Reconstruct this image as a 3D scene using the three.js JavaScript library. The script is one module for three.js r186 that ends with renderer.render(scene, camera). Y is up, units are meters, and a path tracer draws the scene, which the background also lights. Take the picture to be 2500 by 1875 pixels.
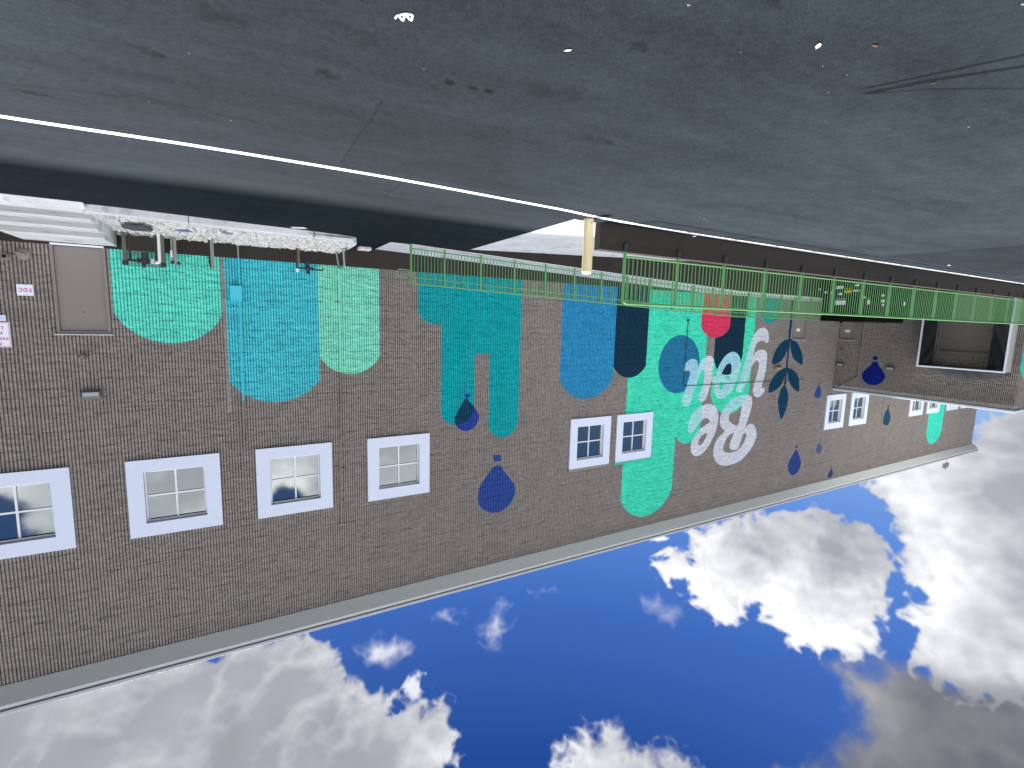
import * as THREE from 'three';
import { mergeGeometries } from 'three/addons/utils/BufferGeometryUtils.js';
import { RoundedBoxGeometry } from 'three/addons/geometries/RoundedBoxGeometry.js';
import { ImprovedNoise } from 'three/addons/math/ImprovedNoise.js';

// ------------------------------------------------------------------ camera, exposure, sun, sky
const scene = new THREE.Scene();
const EXPOSURE = 2.6;
const camera = new THREE.PerspectiveCamera(2 * Math.atan(937.5 / 1189.16) * 180 / Math.PI, 4 / 3, 0.1, 2000);
camera.position.set(0, 2, 15);
camera.rotation.order = 'YXZ';
camera.rotation.set(0.12971, 0.518707, 0.0268816 + Math.PI);   // the picture was taken with the phone upside down
camera.updateMatrixWorld(true);

const renderer = new THREE.WebGLRenderer({ antialias: true });
renderer.setSize(1024, 768);
renderer.toneMapping = THREE.LinearToneMapping;
renderer.toneMappingExposure = EXPOSURE;
renderer.shadowMap.enabled = true;
renderer.shadowMap.type = THREE.PCFSoftShadowMap;

const SUN = new THREE.Vector3(0.055, 1, -0.45).normalize();
const sun = new THREE.DirectionalLight(new THREE.Color(1, 0.96, 0.9), 5);
sun.position.copy(SUN).multiplyScalar(90).add(new THREE.Vector3(-15, 0, 4));
sun.target.position.set(-15, 0, 4);
sun.castShadow = true;
sun.shadow.mapSize.set(4096, 4096);
sun.shadow.radius = 7;
Object.assign(sun.shadow.camera, { left: -45, right: 45, top: 40, bottom: -40, near: 10, far: 200 });
scene.add(sun, sun.target);

const noise = new ImprovedNoise();
let seedState = 20317;
const rnd = () => { seedState = (seedState + 0x6d2b79f5) | 0; let t = Math.imul(seedState ^ (seedState >>> 15), 1 | seedState); t = (t + Math.imul(t ^ (t >>> 7), 61 | t)) ^ t; return ((t ^ (t >>> 14)) >>> 0) / 4294967296; };
const clamp = (x, a = 0, b = 1) => Math.min(b, Math.max(a, x));
const smooth = (a, b, x) => { const t = clamp((x - a) / (b - a)); return t * t * (3 - 2 * t); };
const mix = (a, b, t) => a + (b - a) * t;
const fbm = (x, y, z, o) => { let s = 0, a = 0.5; for (let i = 0; i < o; i++) { s += a * noise.noise(x, y, z); x = x * 2.03 + 3.1; y = y * 2.03 + 1.7; z = z * 2.03 + 5.3; a *= 0.5; } return s; };

// The sky: air that deepens with height and fair-weather cumulus, laid out by direction in a chart round azimuth -29.7, elevation 35 degrees.
function makeSky() {
  const W = 4096, H = 2048, half = H / 2;
  const az0 = -29.7 * Math.PI / 180, el0 = 35 * Math.PI / 180;
  const c = new THREE.Vector3(Math.sin(az0) * Math.cos(el0), Math.sin(el0), -Math.cos(az0) * Math.cos(el0));
  const e = new THREE.Vector3(Math.cos(az0), 0, Math.sin(az0));
  const n = new THREE.Vector3().crossVectors(e, c);
  // polygon, softness, roughness of the edge, most opacity, brightness of the shaded side, billow
  const clouds = [
    { p: [[0.841, 0.033], [0.59, 0.048], [0.367, 0.002], [0.324, 0.023], [0.278, 0.061], [0.227, 0.09], [0.179, 0.103], [0.107, 0.115], [0.077, 0.147], [0.089, 0.189], [0.099, 0.267], [0.2, 0.5], [0.844, 0.5]], soft: 0.02, rough: 0.05, op: 1, base: 0.42, bill: 0.03 },
    { p: [[0.841, -0.35], [0.841, 0.06], [0.42, 0.03], [0.43, -0.3]], soft: 0.03, rough: 0.05, op: 1, base: 0.42, bill: 0.02 },
    { p: [[0.052, -0.02], [0.024, -0.06], [-0.01, -0.069], [-0.007, -0.022], [0.013, 0.023], [0.043, 0.006]], soft: 0.055, rough: 0.05, op: 0.75, base: 0.7, bill: 0.02 },
    { p: [[0.126, -0.034], [0.093, -0.046], [0.071, -0.039], [0.099, -0.023]], soft: 0.03, rough: 0.045, op: 0.45, base: 0.8, bill: 0.02 },
    { p: [[-0.045, -0.078], [-0.071, -0.093], [-0.093, -0.087], [-0.08, -0.07]], soft: 0.03, rough: 0.04, op: 0.4, base: 0.8, bill: 0.02 },
    { p: [[-0.254, -0.066], [-0.28, -0.074], [-0.321, -0.044], [-0.307, -0.021], [-0.28, -0.035]], soft: 0.045, rough: 0.05, op: 0.35, base: 0.8, bill: 0.02 },
    { p: [[0.267, 0.015], [0.217, -0.001], [0.182, 0.02], [0.21, 0.049], [0.242, 0.05]], soft: 0.05, rough: 0.05, op: 0.8, base: 0.6, bill: 0.02 },
    { p: [[0.167, 0.076], [0.149, 0.062], [0.135, 0.076], [0.153, 0.089]], soft: 0.012, rough: 0.03, op: 0.9, base: 0.8, bill: 0.02 },
    { p: [[-0.284, -0.135], [-0.306, -0.164], [-0.354, -0.143], [-0.351, -0.189], [-0.411, -0.21], [-0.516, -0.216], [-0.56, -0.231], [-0.644, -0.199], [-0.663, -0.175], [-0.665, -0.14], [-0.649, -0.095], [-0.625, -0.07], [-0.615, -0.034], [-0.605, -0.003], [-0.582, 0.011], [-0.545, 0.003], [-0.498, -0.004], [-0.476, -0.032], [-0.455, -0.068], [-0.439, -0.072], [-0.388, -0.041], [-0.365, -0.048], [-0.346, -0.079], [-0.3, -0.106]], soft: 0.014, rough: 0.03, op: 1, base: 0.45, bill: 0.03 },
    { p: [[-0.655, -0.29], [-0.674, -0.242], [-0.698, -0.201], [-0.679, -0.17], [-0.689, -0.132], [-0.693, -0.077], [-0.675, -0.042], [-0.663, 0.005], [-0.672, 0.031], [-0.696, 0.054], [-0.816, 0.065], [-1.1, 0.05], [-1.3, -0.37], [-0.887, -0.365], [-0.81, -0.352], [-0.72, -0.33]], soft: 0.014, rough: 0.032, op: 1, base: 0.46, bill: 0.032 },
    { p: [[-0.532, 0.013], [-0.545, 0.055], [-0.559, 0.098], [-0.545, 0.123], [-0.482, 0.147], [-0.416, 0.177], [-0.34, 0.275], [-0.4, 0.5], [-1.3, 0.5], [-1.3, 0.014], [-0.722, 0.041], [-0.669, 0.031], [-0.612, 0.02]], soft: 0.045, rough: 0.055, op: 0.97, base: 0.17, bill: 0.015, hi2: 0.42 },
    { p: [[-0.083, 0.209], [-0.1, 0.161], [-0.128, 0.132], [-0.159, 0.131], [-0.19, 0.121], [-0.213, 0.157], [-0.255, 0.147], [-0.295, 0.166], [-0.325, 0.19], [-0.33, 0.45], [-0.06, 0.45]], soft: 0.03, rough: 0.05, op: 1, base: 0.42, bill: 0.03 },
    { p: [[-0.277, -0.181], [-0.291, -0.188], [-0.307, -0.177], [-0.289, -0.17]], soft: 0.008, rough: 0.02, op: 1, base: 0.85, bill: 0.01 },
  ];
  for (const k of clouds) { k.lo = [9, 9]; k.hi = [-9, -9]; for (const q of k.p) for (let i = 0; i < 2; i++) { k.lo[i] = Math.min(k.lo[i], q[i]); k.hi[i] = Math.max(k.hi[i], q[i]); } }
  const sdf = (p, x, y) => {
    let d = 1e9, s = -1;
    for (let i = 0, j = p.length - 1; i < p.length; j = i++) {
      const ax = p[i][0], ay = p[i][1], bx = p[j][0] - ax, by = p[j][1] - ay, wx = x - ax, wy = y - ay;
      const t = clamp((wx * bx + wy * by) / (bx * bx + by * by)), dx = wx - bx * t, dy = wy - by * t;
      d = Math.min(d, dx * dx + dy * dy);
      if ((ay > y) !== (p[j][1] > y) && x < bx * (y - ay) / by + ax) s = -s;
    }
    return s * Math.sqrt(d);
  };
  // blue gaps in the cloud behind the viewer
  const gap = (x, y, z, r, w) => ({ d: new THREE.Vector3(x, y, z).normalize(), r, w });
  const gaps = [gap(-13, 4.9, 15, 0.19, 0.6), gap(5.15, 5.0, 15, 0.075, 0.6), gap(-1.2, 5.4, 15, 0.045, 0.4), gap(-33, 4.6, 15, 0.16, 0.3)];
  const dens = new Float32Array(W * half), baseB = new Float32Array(W * half), opac = new Float32Array(W * half), high = new Float32Array(W * half);
  for (let j = 0; j < half; j++) {
    const el = (half - 0.5 - j) / H * Math.PI, ce = Math.cos(el), se = Math.sin(el);   // row 0 of these arrays is the zenith
    for (let i = 0; i < W; i++) {
      const a = ((i + 0.5) / W - 0.5) * 2 * Math.PI;              // equirect: u = atan(z, x) / 2pi + 0.5
      const x = Math.cos(a) * ce, z = Math.sin(a) * ce, y = se;
      const dot = x * c.x + y * c.y + z * c.z, k = 2 / (1 + dot);
      const u = k * (x * e.x + y * e.y + z * e.z), v = k * (x * n.x + y * n.y + z * n.z);
      const inChart = dot > -0.2 ? smooth(1.2, 0.95, Math.abs(u)) * smooth(0.5, 0.42, v) * smooth(-0.75, -0.6, v) : 0;
      let best = -1, bb = 0.5, oo = 1, hiAt = 1.22;
      const f1 = fbm(x * 9, y * 11, z * 9, 4), f2 = fbm(x * 42 + 9, y * 48, z * 42, 4);
      const bl = 0.5 - Math.abs(noise.noise(x * 30, y * 36, z * 30)) - 0.42 * Math.abs(noise.noise(x * 66 + 7, y * 74, z * 66)) - 0.14 * Math.abs(noise.noise(x * 150, y * 160, z * 150 + 3));
      if (inChart > 0) {
        let wsum = 0, bsum = 0, hsum = 0, alpha = 0, th = 0;
        for (const q of clouds) {
          if (u < q.lo[0] - 0.1 || u > q.hi[0] + 0.1 || v < q.lo[1] - 0.1 || v > q.hi[1] + 0.1) continue;
          const s = sdf(q.p, u, v) + q.rough * (0.85 * f1 + 0.26 * f2) + q.bill * 1.3 * bl + 0.004;
          const al = smooth(0, q.soft, s) * q.op;
          if (al <= 0) continue;
          const w = al * Math.exp(clamp(s * 14, -2, 3)); wsum += w; bsum += w * q.base; hsum += w * (q.hi2 ?? 1.22);
          alpha = Math.max(alpha, al); th = Math.max(th, Math.min(s, 0.32) * q.op);
        }
        oo = alpha; best = th; bb = wsum ? bsum / wsum : 0.5; hiAt = wsum ? hsum / wsum : 1.22;
      } else { oo = 0; best = 0; }
      if (inChart < 1) {
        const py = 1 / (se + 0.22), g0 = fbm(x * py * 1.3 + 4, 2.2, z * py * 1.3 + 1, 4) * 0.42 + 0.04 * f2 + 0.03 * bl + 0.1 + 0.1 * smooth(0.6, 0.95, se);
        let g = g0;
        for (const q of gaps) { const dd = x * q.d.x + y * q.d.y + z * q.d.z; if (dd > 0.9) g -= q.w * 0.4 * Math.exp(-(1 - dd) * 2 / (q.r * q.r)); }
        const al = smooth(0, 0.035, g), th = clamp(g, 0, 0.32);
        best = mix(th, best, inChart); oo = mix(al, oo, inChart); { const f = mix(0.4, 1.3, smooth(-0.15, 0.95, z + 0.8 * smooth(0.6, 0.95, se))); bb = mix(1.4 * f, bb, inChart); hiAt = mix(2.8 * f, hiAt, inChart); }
      }
      const at = j * W + i; dens[at] = Math.max(0, best); opac[at] = oo; baseB[at] = bb; high[at] = hiAt;
    }
  }
  const look = (x, y, z) => {
    const el = Math.asin(clamp(y, -1, 1)), j = Math.floor(half - el / Math.PI * H), i = Math.floor((Math.atan2(z, x) / (2 * Math.PI) + 0.5) * W);
    return j < 0 || j >= half ? 0 : dens[j * W + ((i + W) % W)];
  };
  const air = [[0, 0.46, 0.58, 0.82], [9, 0.27, 0.46, 0.84], [19, 0.12, 0.28, 0.74], [31, 0.055, 0.155, 0.53], [45, 0.017, 0.07, 0.31], [60, 0.015, 0.065, 0.3], [90, 0.012, 0.05, 0.25]];
  const data = new Float32Array(W * H * 4);
  for (let j = 0; j < H; j++) {
    const below = j >= half, el = below ? 0 : (half - 0.5 - j) / H * Math.PI, deg = el * 180 / Math.PI;
    let s = 0; while (s < air.length - 2 && deg > air[s + 1][0]) s++;
    const t = clamp((deg - air[s][0]) / (air[s + 1][0] - air[s][0])), A = [1, 2, 3].map((q) => mix(air[s][q], air[s + 1][q], t));
    const ce = Math.cos(el), se = Math.sin(el), row = (H - 1 - j) * W * 4;        // data row 0 is the nadir (v = 0)
    for (let i = 0; i < W; i++) {
      const o = row + i * 4; data[o + 3] = 1;
      if (below) { data[o] = 0.16 / EXPOSURE; data[o + 1] = 0.16 / EXPOSURE; data[o + 2] = 0.17 / EXPOSURE; continue; }
      const at = j * W + i, al = opac[at];
      let r = A[0], g = A[1], b = A[2];
      if (al > 0) {
        const a = ((i + 0.5) / W - 0.5) * 2 * Math.PI, x = Math.cos(a) * ce, z = Math.sin(a) * ce;
        let occ = 0, near = 0;
        for (const st of [0.014, 0.04, 0.08, 0.14]) { const X = x + SUN.x * st, Y = se + SUN.y * st, Z = z + SUN.z * st, l = 1 / Math.hypot(X, Y, Z), d = look(X * l, Y * l, Z * l); if (st < 0.02) near = d; occ += Math.min(d, 0.14) * (st < 0.02 ? 0.6 : 1); }
        const bb = baseB[at], d0 = dens[at], tex = fbm(x * 7 + 3, se * 9, z * 7, 3) * 0.36 + fbm(x * 30, se * 36, z * 30, 3) * 0.05;
        const relief = clamp((d0 - near + 0.006) * 3.4, -0.11, 0.22) * smooth(0, 0.03, d0);   // billows turn a bright side to the sun
        const puff = (0.42 - 1.3 * Math.abs(noise.noise(x * 12 + 2, se * 15, z * 12)) - 0.7 * Math.abs(noise.noise(x * 27, se * 32 + 5, z * 27))) * smooth(0.008, 0.06, d0);
        const lit = Math.exp(-occ * 7) * clamp(0.4 + Math.min(d0, 0.14) * 16, 0.6, 1);
        const L = mix(bb * (1 + tex), high[at], clamp(lit * 1.12 + tex * 0.4 + relief * 0.75 + puff * 0.34 - 0.03));
        const warm = clamp((L - bb) / (high[at] - bb));
        r = mix(r, L * mix(0.95, 1, warm), al); g = mix(g, L * mix(0.985, 1, warm), al); b = mix(b, L * mix(1.09, 1.0, warm), al);
      }
      data[o] = r / EXPOSURE; data[o + 1] = g / EXPOSURE; data[o + 2] = b / EXPOSURE;
    }
  }
  const t = new THREE.DataTexture(data, W, H, THREE.RGBAFormat, THREE.FloatType);
  t.mapping = THREE.EquirectangularReflectionMapping;
  t.minFilter = t.magFilter = THREE.LinearFilter;
  t.colorSpace = THREE.LinearSRGBColorSpace;
  t.needsUpdate = true;
  return t;
}
const sky = makeSky();
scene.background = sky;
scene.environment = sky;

// ------------------------------------------------------------------ helpers
const lin = (r, g, b) => new THREE.Color().setRGB(r, g, b);
const s2l = (v) => { v /= 255; return v <= 0.04045 ? v / 12.92 : ((v + 0.055) / 1.055) ** 2.4; };
const l2s = (v) => 255 * (v <= 0.0031308 ? v * 12.92 : 1.055 * v ** (1 / 2.4) - 0.055);
const used = new Map();
const numbered = (name) => { const k = used.get(name) ?? 0; used.set(name, k + 1); return k ? name + '_' + String(k).padStart(3, '0') : name; };
const tag = (o, label, category, group) => { Object.assign(o.userData, { label, category }); if (group) o.userData.group = group; return o; };
function thing(name, label, category, pos = [0, 0, 0], turn = 0, group) {
  const o = new THREE.Group(); o.name = numbered(name); o.position.set(...pos); o.rotation.y = turn; scene.add(o);
  return tag(o, label, category, group);
}
function obj(name, geo, mat, parent, label) {
  const g = Array.isArray(geo) ? mergeGeometries(geo.map((q) => { q = q.index ? q.toNonIndexed() : q; for (const k of Object.keys(q.attributes)) if (!['position', 'normal', 'uv'].includes(k)) q.deleteAttribute(k); return q; })) : geo;
  const m = new THREE.Mesh(g, mat); m.castShadow = m.receiveShadow = true;
  m.name = parent && parent !== scene ? name : numbered(name);
  (parent ?? scene).add(m);
  if (label) m.userData.label = label;
  return m;
}
const box = (w, h, d, x, y, z) => new THREE.BoxGeometry(w, h, d).translate(x, y, z);
const span = (x0, x1, y0, y1, z0, z1) => box(x1 - x0, y1 - y0, z1 - z0, (x0 + x1) / 2, (y0 + y1) / 2, (z0 + z1) / 2);
const rbox = (x0, x1, y0, y1, z0, z1, r = 0.01, seg = 2) => new RoundedBoxGeometry(x1 - x0, y1 - y0, z1 - z0, seg, Math.min(r, (x1 - x0) / 2.01, (y1 - y0) / 2.01, (z1 - z0) / 2.01)).translate((x0 + x1) / 2, (y0 + y1) / 2, (z0 + z1) / 2);
const rod = (a, b, r, n = 10) => { const A = new THREE.Vector3(...a), B = new THREE.Vector3(...b), d = B.clone().sub(A); return new THREE.CylinderGeometry(r, r, d.length(), n).applyQuaternion(new THREE.Quaternion().setFromUnitVectors(new THREE.Vector3(0, 1, 0), d.normalize())).translate((A.x + B.x) / 2, (A.y + B.y) / 2, (A.z + B.z) / 2); };
const tube = (pts, r, seg = 40, n = 8) => new THREE.TubeGeometry(new THREE.CatmullRomCurve3(pts.map((q) => new THREE.Vector3(...q)), false, 'centripetal'), seg, r, n);
// a tube through corners that are rounded off
function bend(pts, r, rad = 0.08, n = 8) {
  const V = pts.map((q) => new THREE.Vector3(...q)), path = new THREE.CurvePath();
  let at = V[0];
  for (let i = 1; i < V.length - 1; i++) {
    const a = V[i].clone().add(V[i - 1].clone().sub(V[i]).normalize().multiplyScalar(rad)), b = V[i].clone().add(V[i + 1].clone().sub(V[i]).normalize().multiplyScalar(rad));
    path.add(new THREE.LineCurve3(at, a)); path.add(new THREE.QuadraticBezierCurve3(a, V[i], b)); at = b;
  }
  path.add(new THREE.LineCurve3(at, V[V.length - 1]));
  const cs = path.curves, P = [];
  for (const c of cs) { const k = c.isLineCurve3 ? 1 : 5; for (let i = 0; i < k; i++) P.push(c.getPoint(i / k)); }
  P.push(V[V.length - 1].clone());
  const curve = new THREE.CurvePath(); for (let i = 1; i < P.length; i++) curve.add(new THREE.LineCurve3(P[i - 1], P[i]));
  return mergeGeometries(P.slice(1).map((q, i) => rod(P[i].toArray(), q.toArray(), r, n)).concat(P.slice(1, -1).map((q) => new THREE.SphereGeometry(r, n, 6).translate(q.x, q.y, q.z))));
}
const extrude = (pts, depth, bevel = 0) => { const g = new THREE.ExtrudeGeometry(new THREE.Shape(pts.map((q) => new THREE.Vector2(...q))), { depth, bevelEnabled: bevel > 0, bevelSize: bevel, bevelThickness: bevel, bevelSegments: 2, curveSegments: 12 }); return g; };
function texture(w, h, px, srgb, wrap = THREE.RepeatWrapping) {
  const d = new Uint8Array(w * h * 4);
  for (let y = 0; y < h; y++) for (let x = 0; x < w; x++) { const q = px(x, y), o = (y * w + x) * 4; d[o] = q[0]; d[o + 1] = q[1]; d[o + 2] = q[2]; d[o + 3] = 255; }
  const t = new THREE.DataTexture(d, w, h, THREE.RGBAFormat);
  t.magFilter = t.minFilter = THREE.LinearFilter; t.wrapS = t.wrapT = wrap; if (srgb) t.colorSpace = THREE.SRGBColorSpace; t.needsUpdate = true;
  return t;
}
// noise that repeats every n cells
const tiled = (() => { const h = (x, y, s) => { let t = Math.imul(x * 374761393 + y * 668265263 + s * 974634777, 1274126177); t ^= t >>> 13; t = Math.imul(t, 1103515245); return ((t ^ (t >>> 16)) >>> 0) / 4294967296; };
  const f = (t) => t * t * (3 - 2 * t);
  return (u, v, n, s) => { const X = u * n, Y = v * n, x0 = Math.floor(X), y0 = Math.floor(Y), a = f(X - x0), b = f(Y - y0), m = (q) => ((q % n) + n) % n; return mix(mix(h(m(x0), m(y0), s), h(m(x0 + 1), m(y0), s), a), mix(h(m(x0), m(y0 + 1), s), h(m(x0 + 1), m(y0 + 1), s), a), b); }; })();
const hash2 = (i, j, k) => { let t = Math.imul(i * 374761393 + j * 668265263 + k * 974634777, 1274126177); t ^= t >>> 13; t = Math.imul(t, 1103515245); return ((t ^ (t >>> 16)) >>> 0) / 4294967296; };
const tile2 = (u, v, nu, nv, s) => { const X = u * nu, Y = v * nv, x0 = Math.floor(X), y0 = Math.floor(Y), f = (t) => t * t * (3 - 2 * t), a = f(X - x0), b = f(Y - y0), h = (i, j) => hash2(((i % nu) + nu) % nu, ((j % nv) + nv) % nv, s); return mix(mix(h(x0, y0), h(x0 + 1, y0), a), mix(h(x0, y0 + 1), h(x0 + 1, y0 + 1), a), b); };
const tfbm = (u, v, n, o, s) => { let r = 0, a = 0.5, t = 0; for (let i = 0; i < o; i++) { r += a * tiled(u, v, n, s + i); t += a; n *= 2; a *= 0.55; } return r / t; };
const mat = (o) => new THREE.MeshStandardMaterial({ roughness: 0.7, ...o });

// ------------------------------------------------------------------ surfaces
const RIB = 0.0677, COURSE = 0.2032, TILE = RIB * 60;          // ten blocks of six ribs, twenty courses
const wallBump = texture(2048, 2048, (x, y) => {
  const u = x / 2048, v = y / 2048, c = v * 20, f = Math.abs(c - Math.round(c)) * COURSE, row = Math.floor(c);
  const bu = u * 10 + (row % 2) * 0.5, fb = Math.abs(bu - Math.round(bu)) * RIB * 6;
  const worn = tiled(u, v, 20, 5);
  let h = 120 + 95 * (tfbm(u, v, 90, 4, 11) - 0.5) + 150 * (tile2(u, v, 26, 70, 3) - 0.5) + 60 * (tile2(u, v, 80, 150, 6) - 0.5);
  h -= 80 * smooth(0.011, 0.004, f) * smooth(0.3, 0.62, worn) + 70 * smooth(0.009, 0.003, fb) * smooth(0.35, 0.7, tiled(u, v, 20, 9));
  const chip = tiled(u, v, 160, 21); h -= chip > 0.9 ? 40 : 0;
  h = clamp(h, 0, 255); return [h, h, h];
});
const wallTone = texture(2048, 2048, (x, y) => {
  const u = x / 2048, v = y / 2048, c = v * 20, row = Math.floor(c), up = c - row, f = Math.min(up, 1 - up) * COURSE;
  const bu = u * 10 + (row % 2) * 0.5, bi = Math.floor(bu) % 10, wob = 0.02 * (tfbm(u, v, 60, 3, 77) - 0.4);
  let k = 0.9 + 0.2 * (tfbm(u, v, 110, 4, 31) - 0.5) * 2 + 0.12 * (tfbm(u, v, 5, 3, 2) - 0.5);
  k *= 1 + 0.07 * (hash2(bi, row, 4) - 0.5);                                             // block tone stands in for shading of the uneven split faces
  k *= 1 - 0.2 * smooth(0.014 + wob, 0.002, f) * smooth(0.45, 0.85, hash2(bi, row, 6) * 0.6 + 0.4 * tiled(u, v, 40, 5));   // relief shade painted along the joints, with some dirt where worn
  k *= 1 + 0.05 * (up - 0.5) * (hash2(bi, row, 9) + 0.3);  // courses painted lighter towards the top, as shading of tilted faces
  k *= 1 + 0.24 * (tile2(u, v, 22, 66, 13) - 0.5) + 0.16 * (tile2(u, v, 60, 140, 14) - 0.5);  // shading of the rough relief painted in as streaky tone
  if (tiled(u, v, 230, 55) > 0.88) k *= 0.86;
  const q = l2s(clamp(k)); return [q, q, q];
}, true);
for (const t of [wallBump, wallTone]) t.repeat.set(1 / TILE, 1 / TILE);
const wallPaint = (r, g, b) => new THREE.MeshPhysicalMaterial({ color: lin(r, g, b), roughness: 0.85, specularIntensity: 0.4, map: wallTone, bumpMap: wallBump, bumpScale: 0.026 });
const paintC = (r, g, b) => [r, g, b].map((v) => Math.min(0.86, s2l(v) * 1.31 + 0.003));
const paintS = (r, g, b) => wallPaint(...paintC(r, g, b));
const BROWN = [0.318, 0.281, 0.248];
const grain = texture(1024, 1024, (x, y) => { const u = x / 1024, v = y / 1024, h = 255 * clamp(0.5 + 1.1 * (tfbm(u, v, 130, 3, 41) - 0.5) + 0.5 * (tfbm(u, v, 16, 3, 4) - 0.5)); return [h, h, h]; });
const fine = (rep) => { const t = grain.clone(); t.repeat.set(rep, rep); t.needsUpdate = true; return t; };
const concTone = texture(1024, 1024, (x, y) => {
  const u = x / 1024, v = y / 1024, k = clamp(0.86 + 0.3 * (tfbm(u, v, 6, 5, 61) - 0.5) + 0.18 * (tfbm(u, v, 90, 3, 7) - 0.5) - 0.25 * smooth(0.62, 0.8, tfbm(u, v, 9, 4, 17)));
  return [l2s(k), l2s(k * 0.985), l2s(k * 0.955)];
}, true);
const conc = (c, rep = 0.5) => { const t = concTone.clone(); t.repeat.set(rep, rep); t.needsUpdate = true; return mat({ color: lin(...c), roughness: 0.85, map: t, bumpMap: fine(1.2), bumpScale: 0.004 }); };
const M = {
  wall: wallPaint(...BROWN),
  smoothBrown: mat({ color: lin(0.232, 0.203, 0.177), roughness: 0.6, bumpMap: fine(2), bumpScale: 0.0015 }),
  base: mat({ color: lin(0.032, 0.025, 0.02), roughness: 0.95, bumpMap: fine(0.8), bumpScale: 0.003 }),
  retaining: mat({ color: lin(0.028, 0.023, 0.018), roughness: 0.95, map: (() => { const t = concTone.clone(); t.repeat.set(0.4, 0.4); t.needsUpdate = true; return t; })(), bumpMap: fine(0.8), bumpScale: 0.004 }),
  white: mat({ color: lin(0.68, 0.73, 0.84), roughness: 0.7, bumpMap: fine(1.5), bumpScale: 0.0012 }),
  vinyl: mat({ color: lin(0.78, 0.78, 0.8), roughness: 0.4 }),
  cornice: mat({ color: lin(0.58, 0.6, 0.58), roughness: 0.85, bumpMap: fine(3), bumpScale: 0.002 }),
  coping: mat({ color: lin(0.4, 0.41, 0.43), roughness: 0.5 }),
  seam: mat({ color: lin(0.06, 0.06, 0.06), roughness: 0.8 }),
  roof: mat({ color: lin(0.6, 0.6, 0.58), roughness: 0.9 }),
  glass: new THREE.MeshPhysicalMaterial({ color: lin(0.2, 0.215, 0.208), roughness: 0.03, metalness: 1 }),
  green: mat({ color: lin(0.115, 0.3, 0.108), roughness: 0.4 }),
  cream: mat({ color: lin(0.84, 0.71, 0.41), roughness: 0.5, bumpMap: fine(2), bumpScale: 0.001 }),
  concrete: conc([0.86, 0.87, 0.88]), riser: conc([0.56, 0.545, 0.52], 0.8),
  paleConcrete: conc([0.78, 0.79, 0.82], 0.3),
  black: mat({ color: lin(0.012, 0.012, 0.013), roughness: 0.5 }),
  soot: new THREE.MeshPhysicalMaterial({ color: lin(0.004, 0.004, 0.004), roughness: 0.9, specularIntensity: 0.2 }),
  tarp: new THREE.MeshPhysicalMaterial({ color: lin(0.01, 0.0105, 0.013), roughness: 0.8, specularIntensity: 0.3 }),
  steel: mat({ color: lin(0.35, 0.36, 0.37), roughness: 0.45, metalness: 0.6 }),
  post: mat({ color: lin(0.27, 0.25, 0.22), roughness: 0.75, bumpMap: fine(4), bumpScale: 0.002 }),
  oldGreen: mat({ color: lin(0.12, 0.12, 0.09), roughness: 0.75, bumpMap: fine(4), bumpScale: 0.002 }),
  rust: mat({ color: lin(0.07, 0.035, 0.025), roughness: 0.85, bumpMap: fine(6), bumpScale: 0.003 }),
  iron: mat({ color: lin(0.02, 0.02, 0.02), roughness: 0.6 }),
  paper: mat({ color: lin(0.75, 0.77, 0.78), roughness: 0.8 }),
  yellow: mat({ color: lin(0.55, 0.4, 0.02), roughness: 0.7 }),
  lamp: mat({ color: lin(0.13, 0.115, 0.1), roughness: 0.5 }),
  lens: mat({ color: lin(0.5, 0.52, 0.55), roughness: 0.25 }),
};

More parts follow.
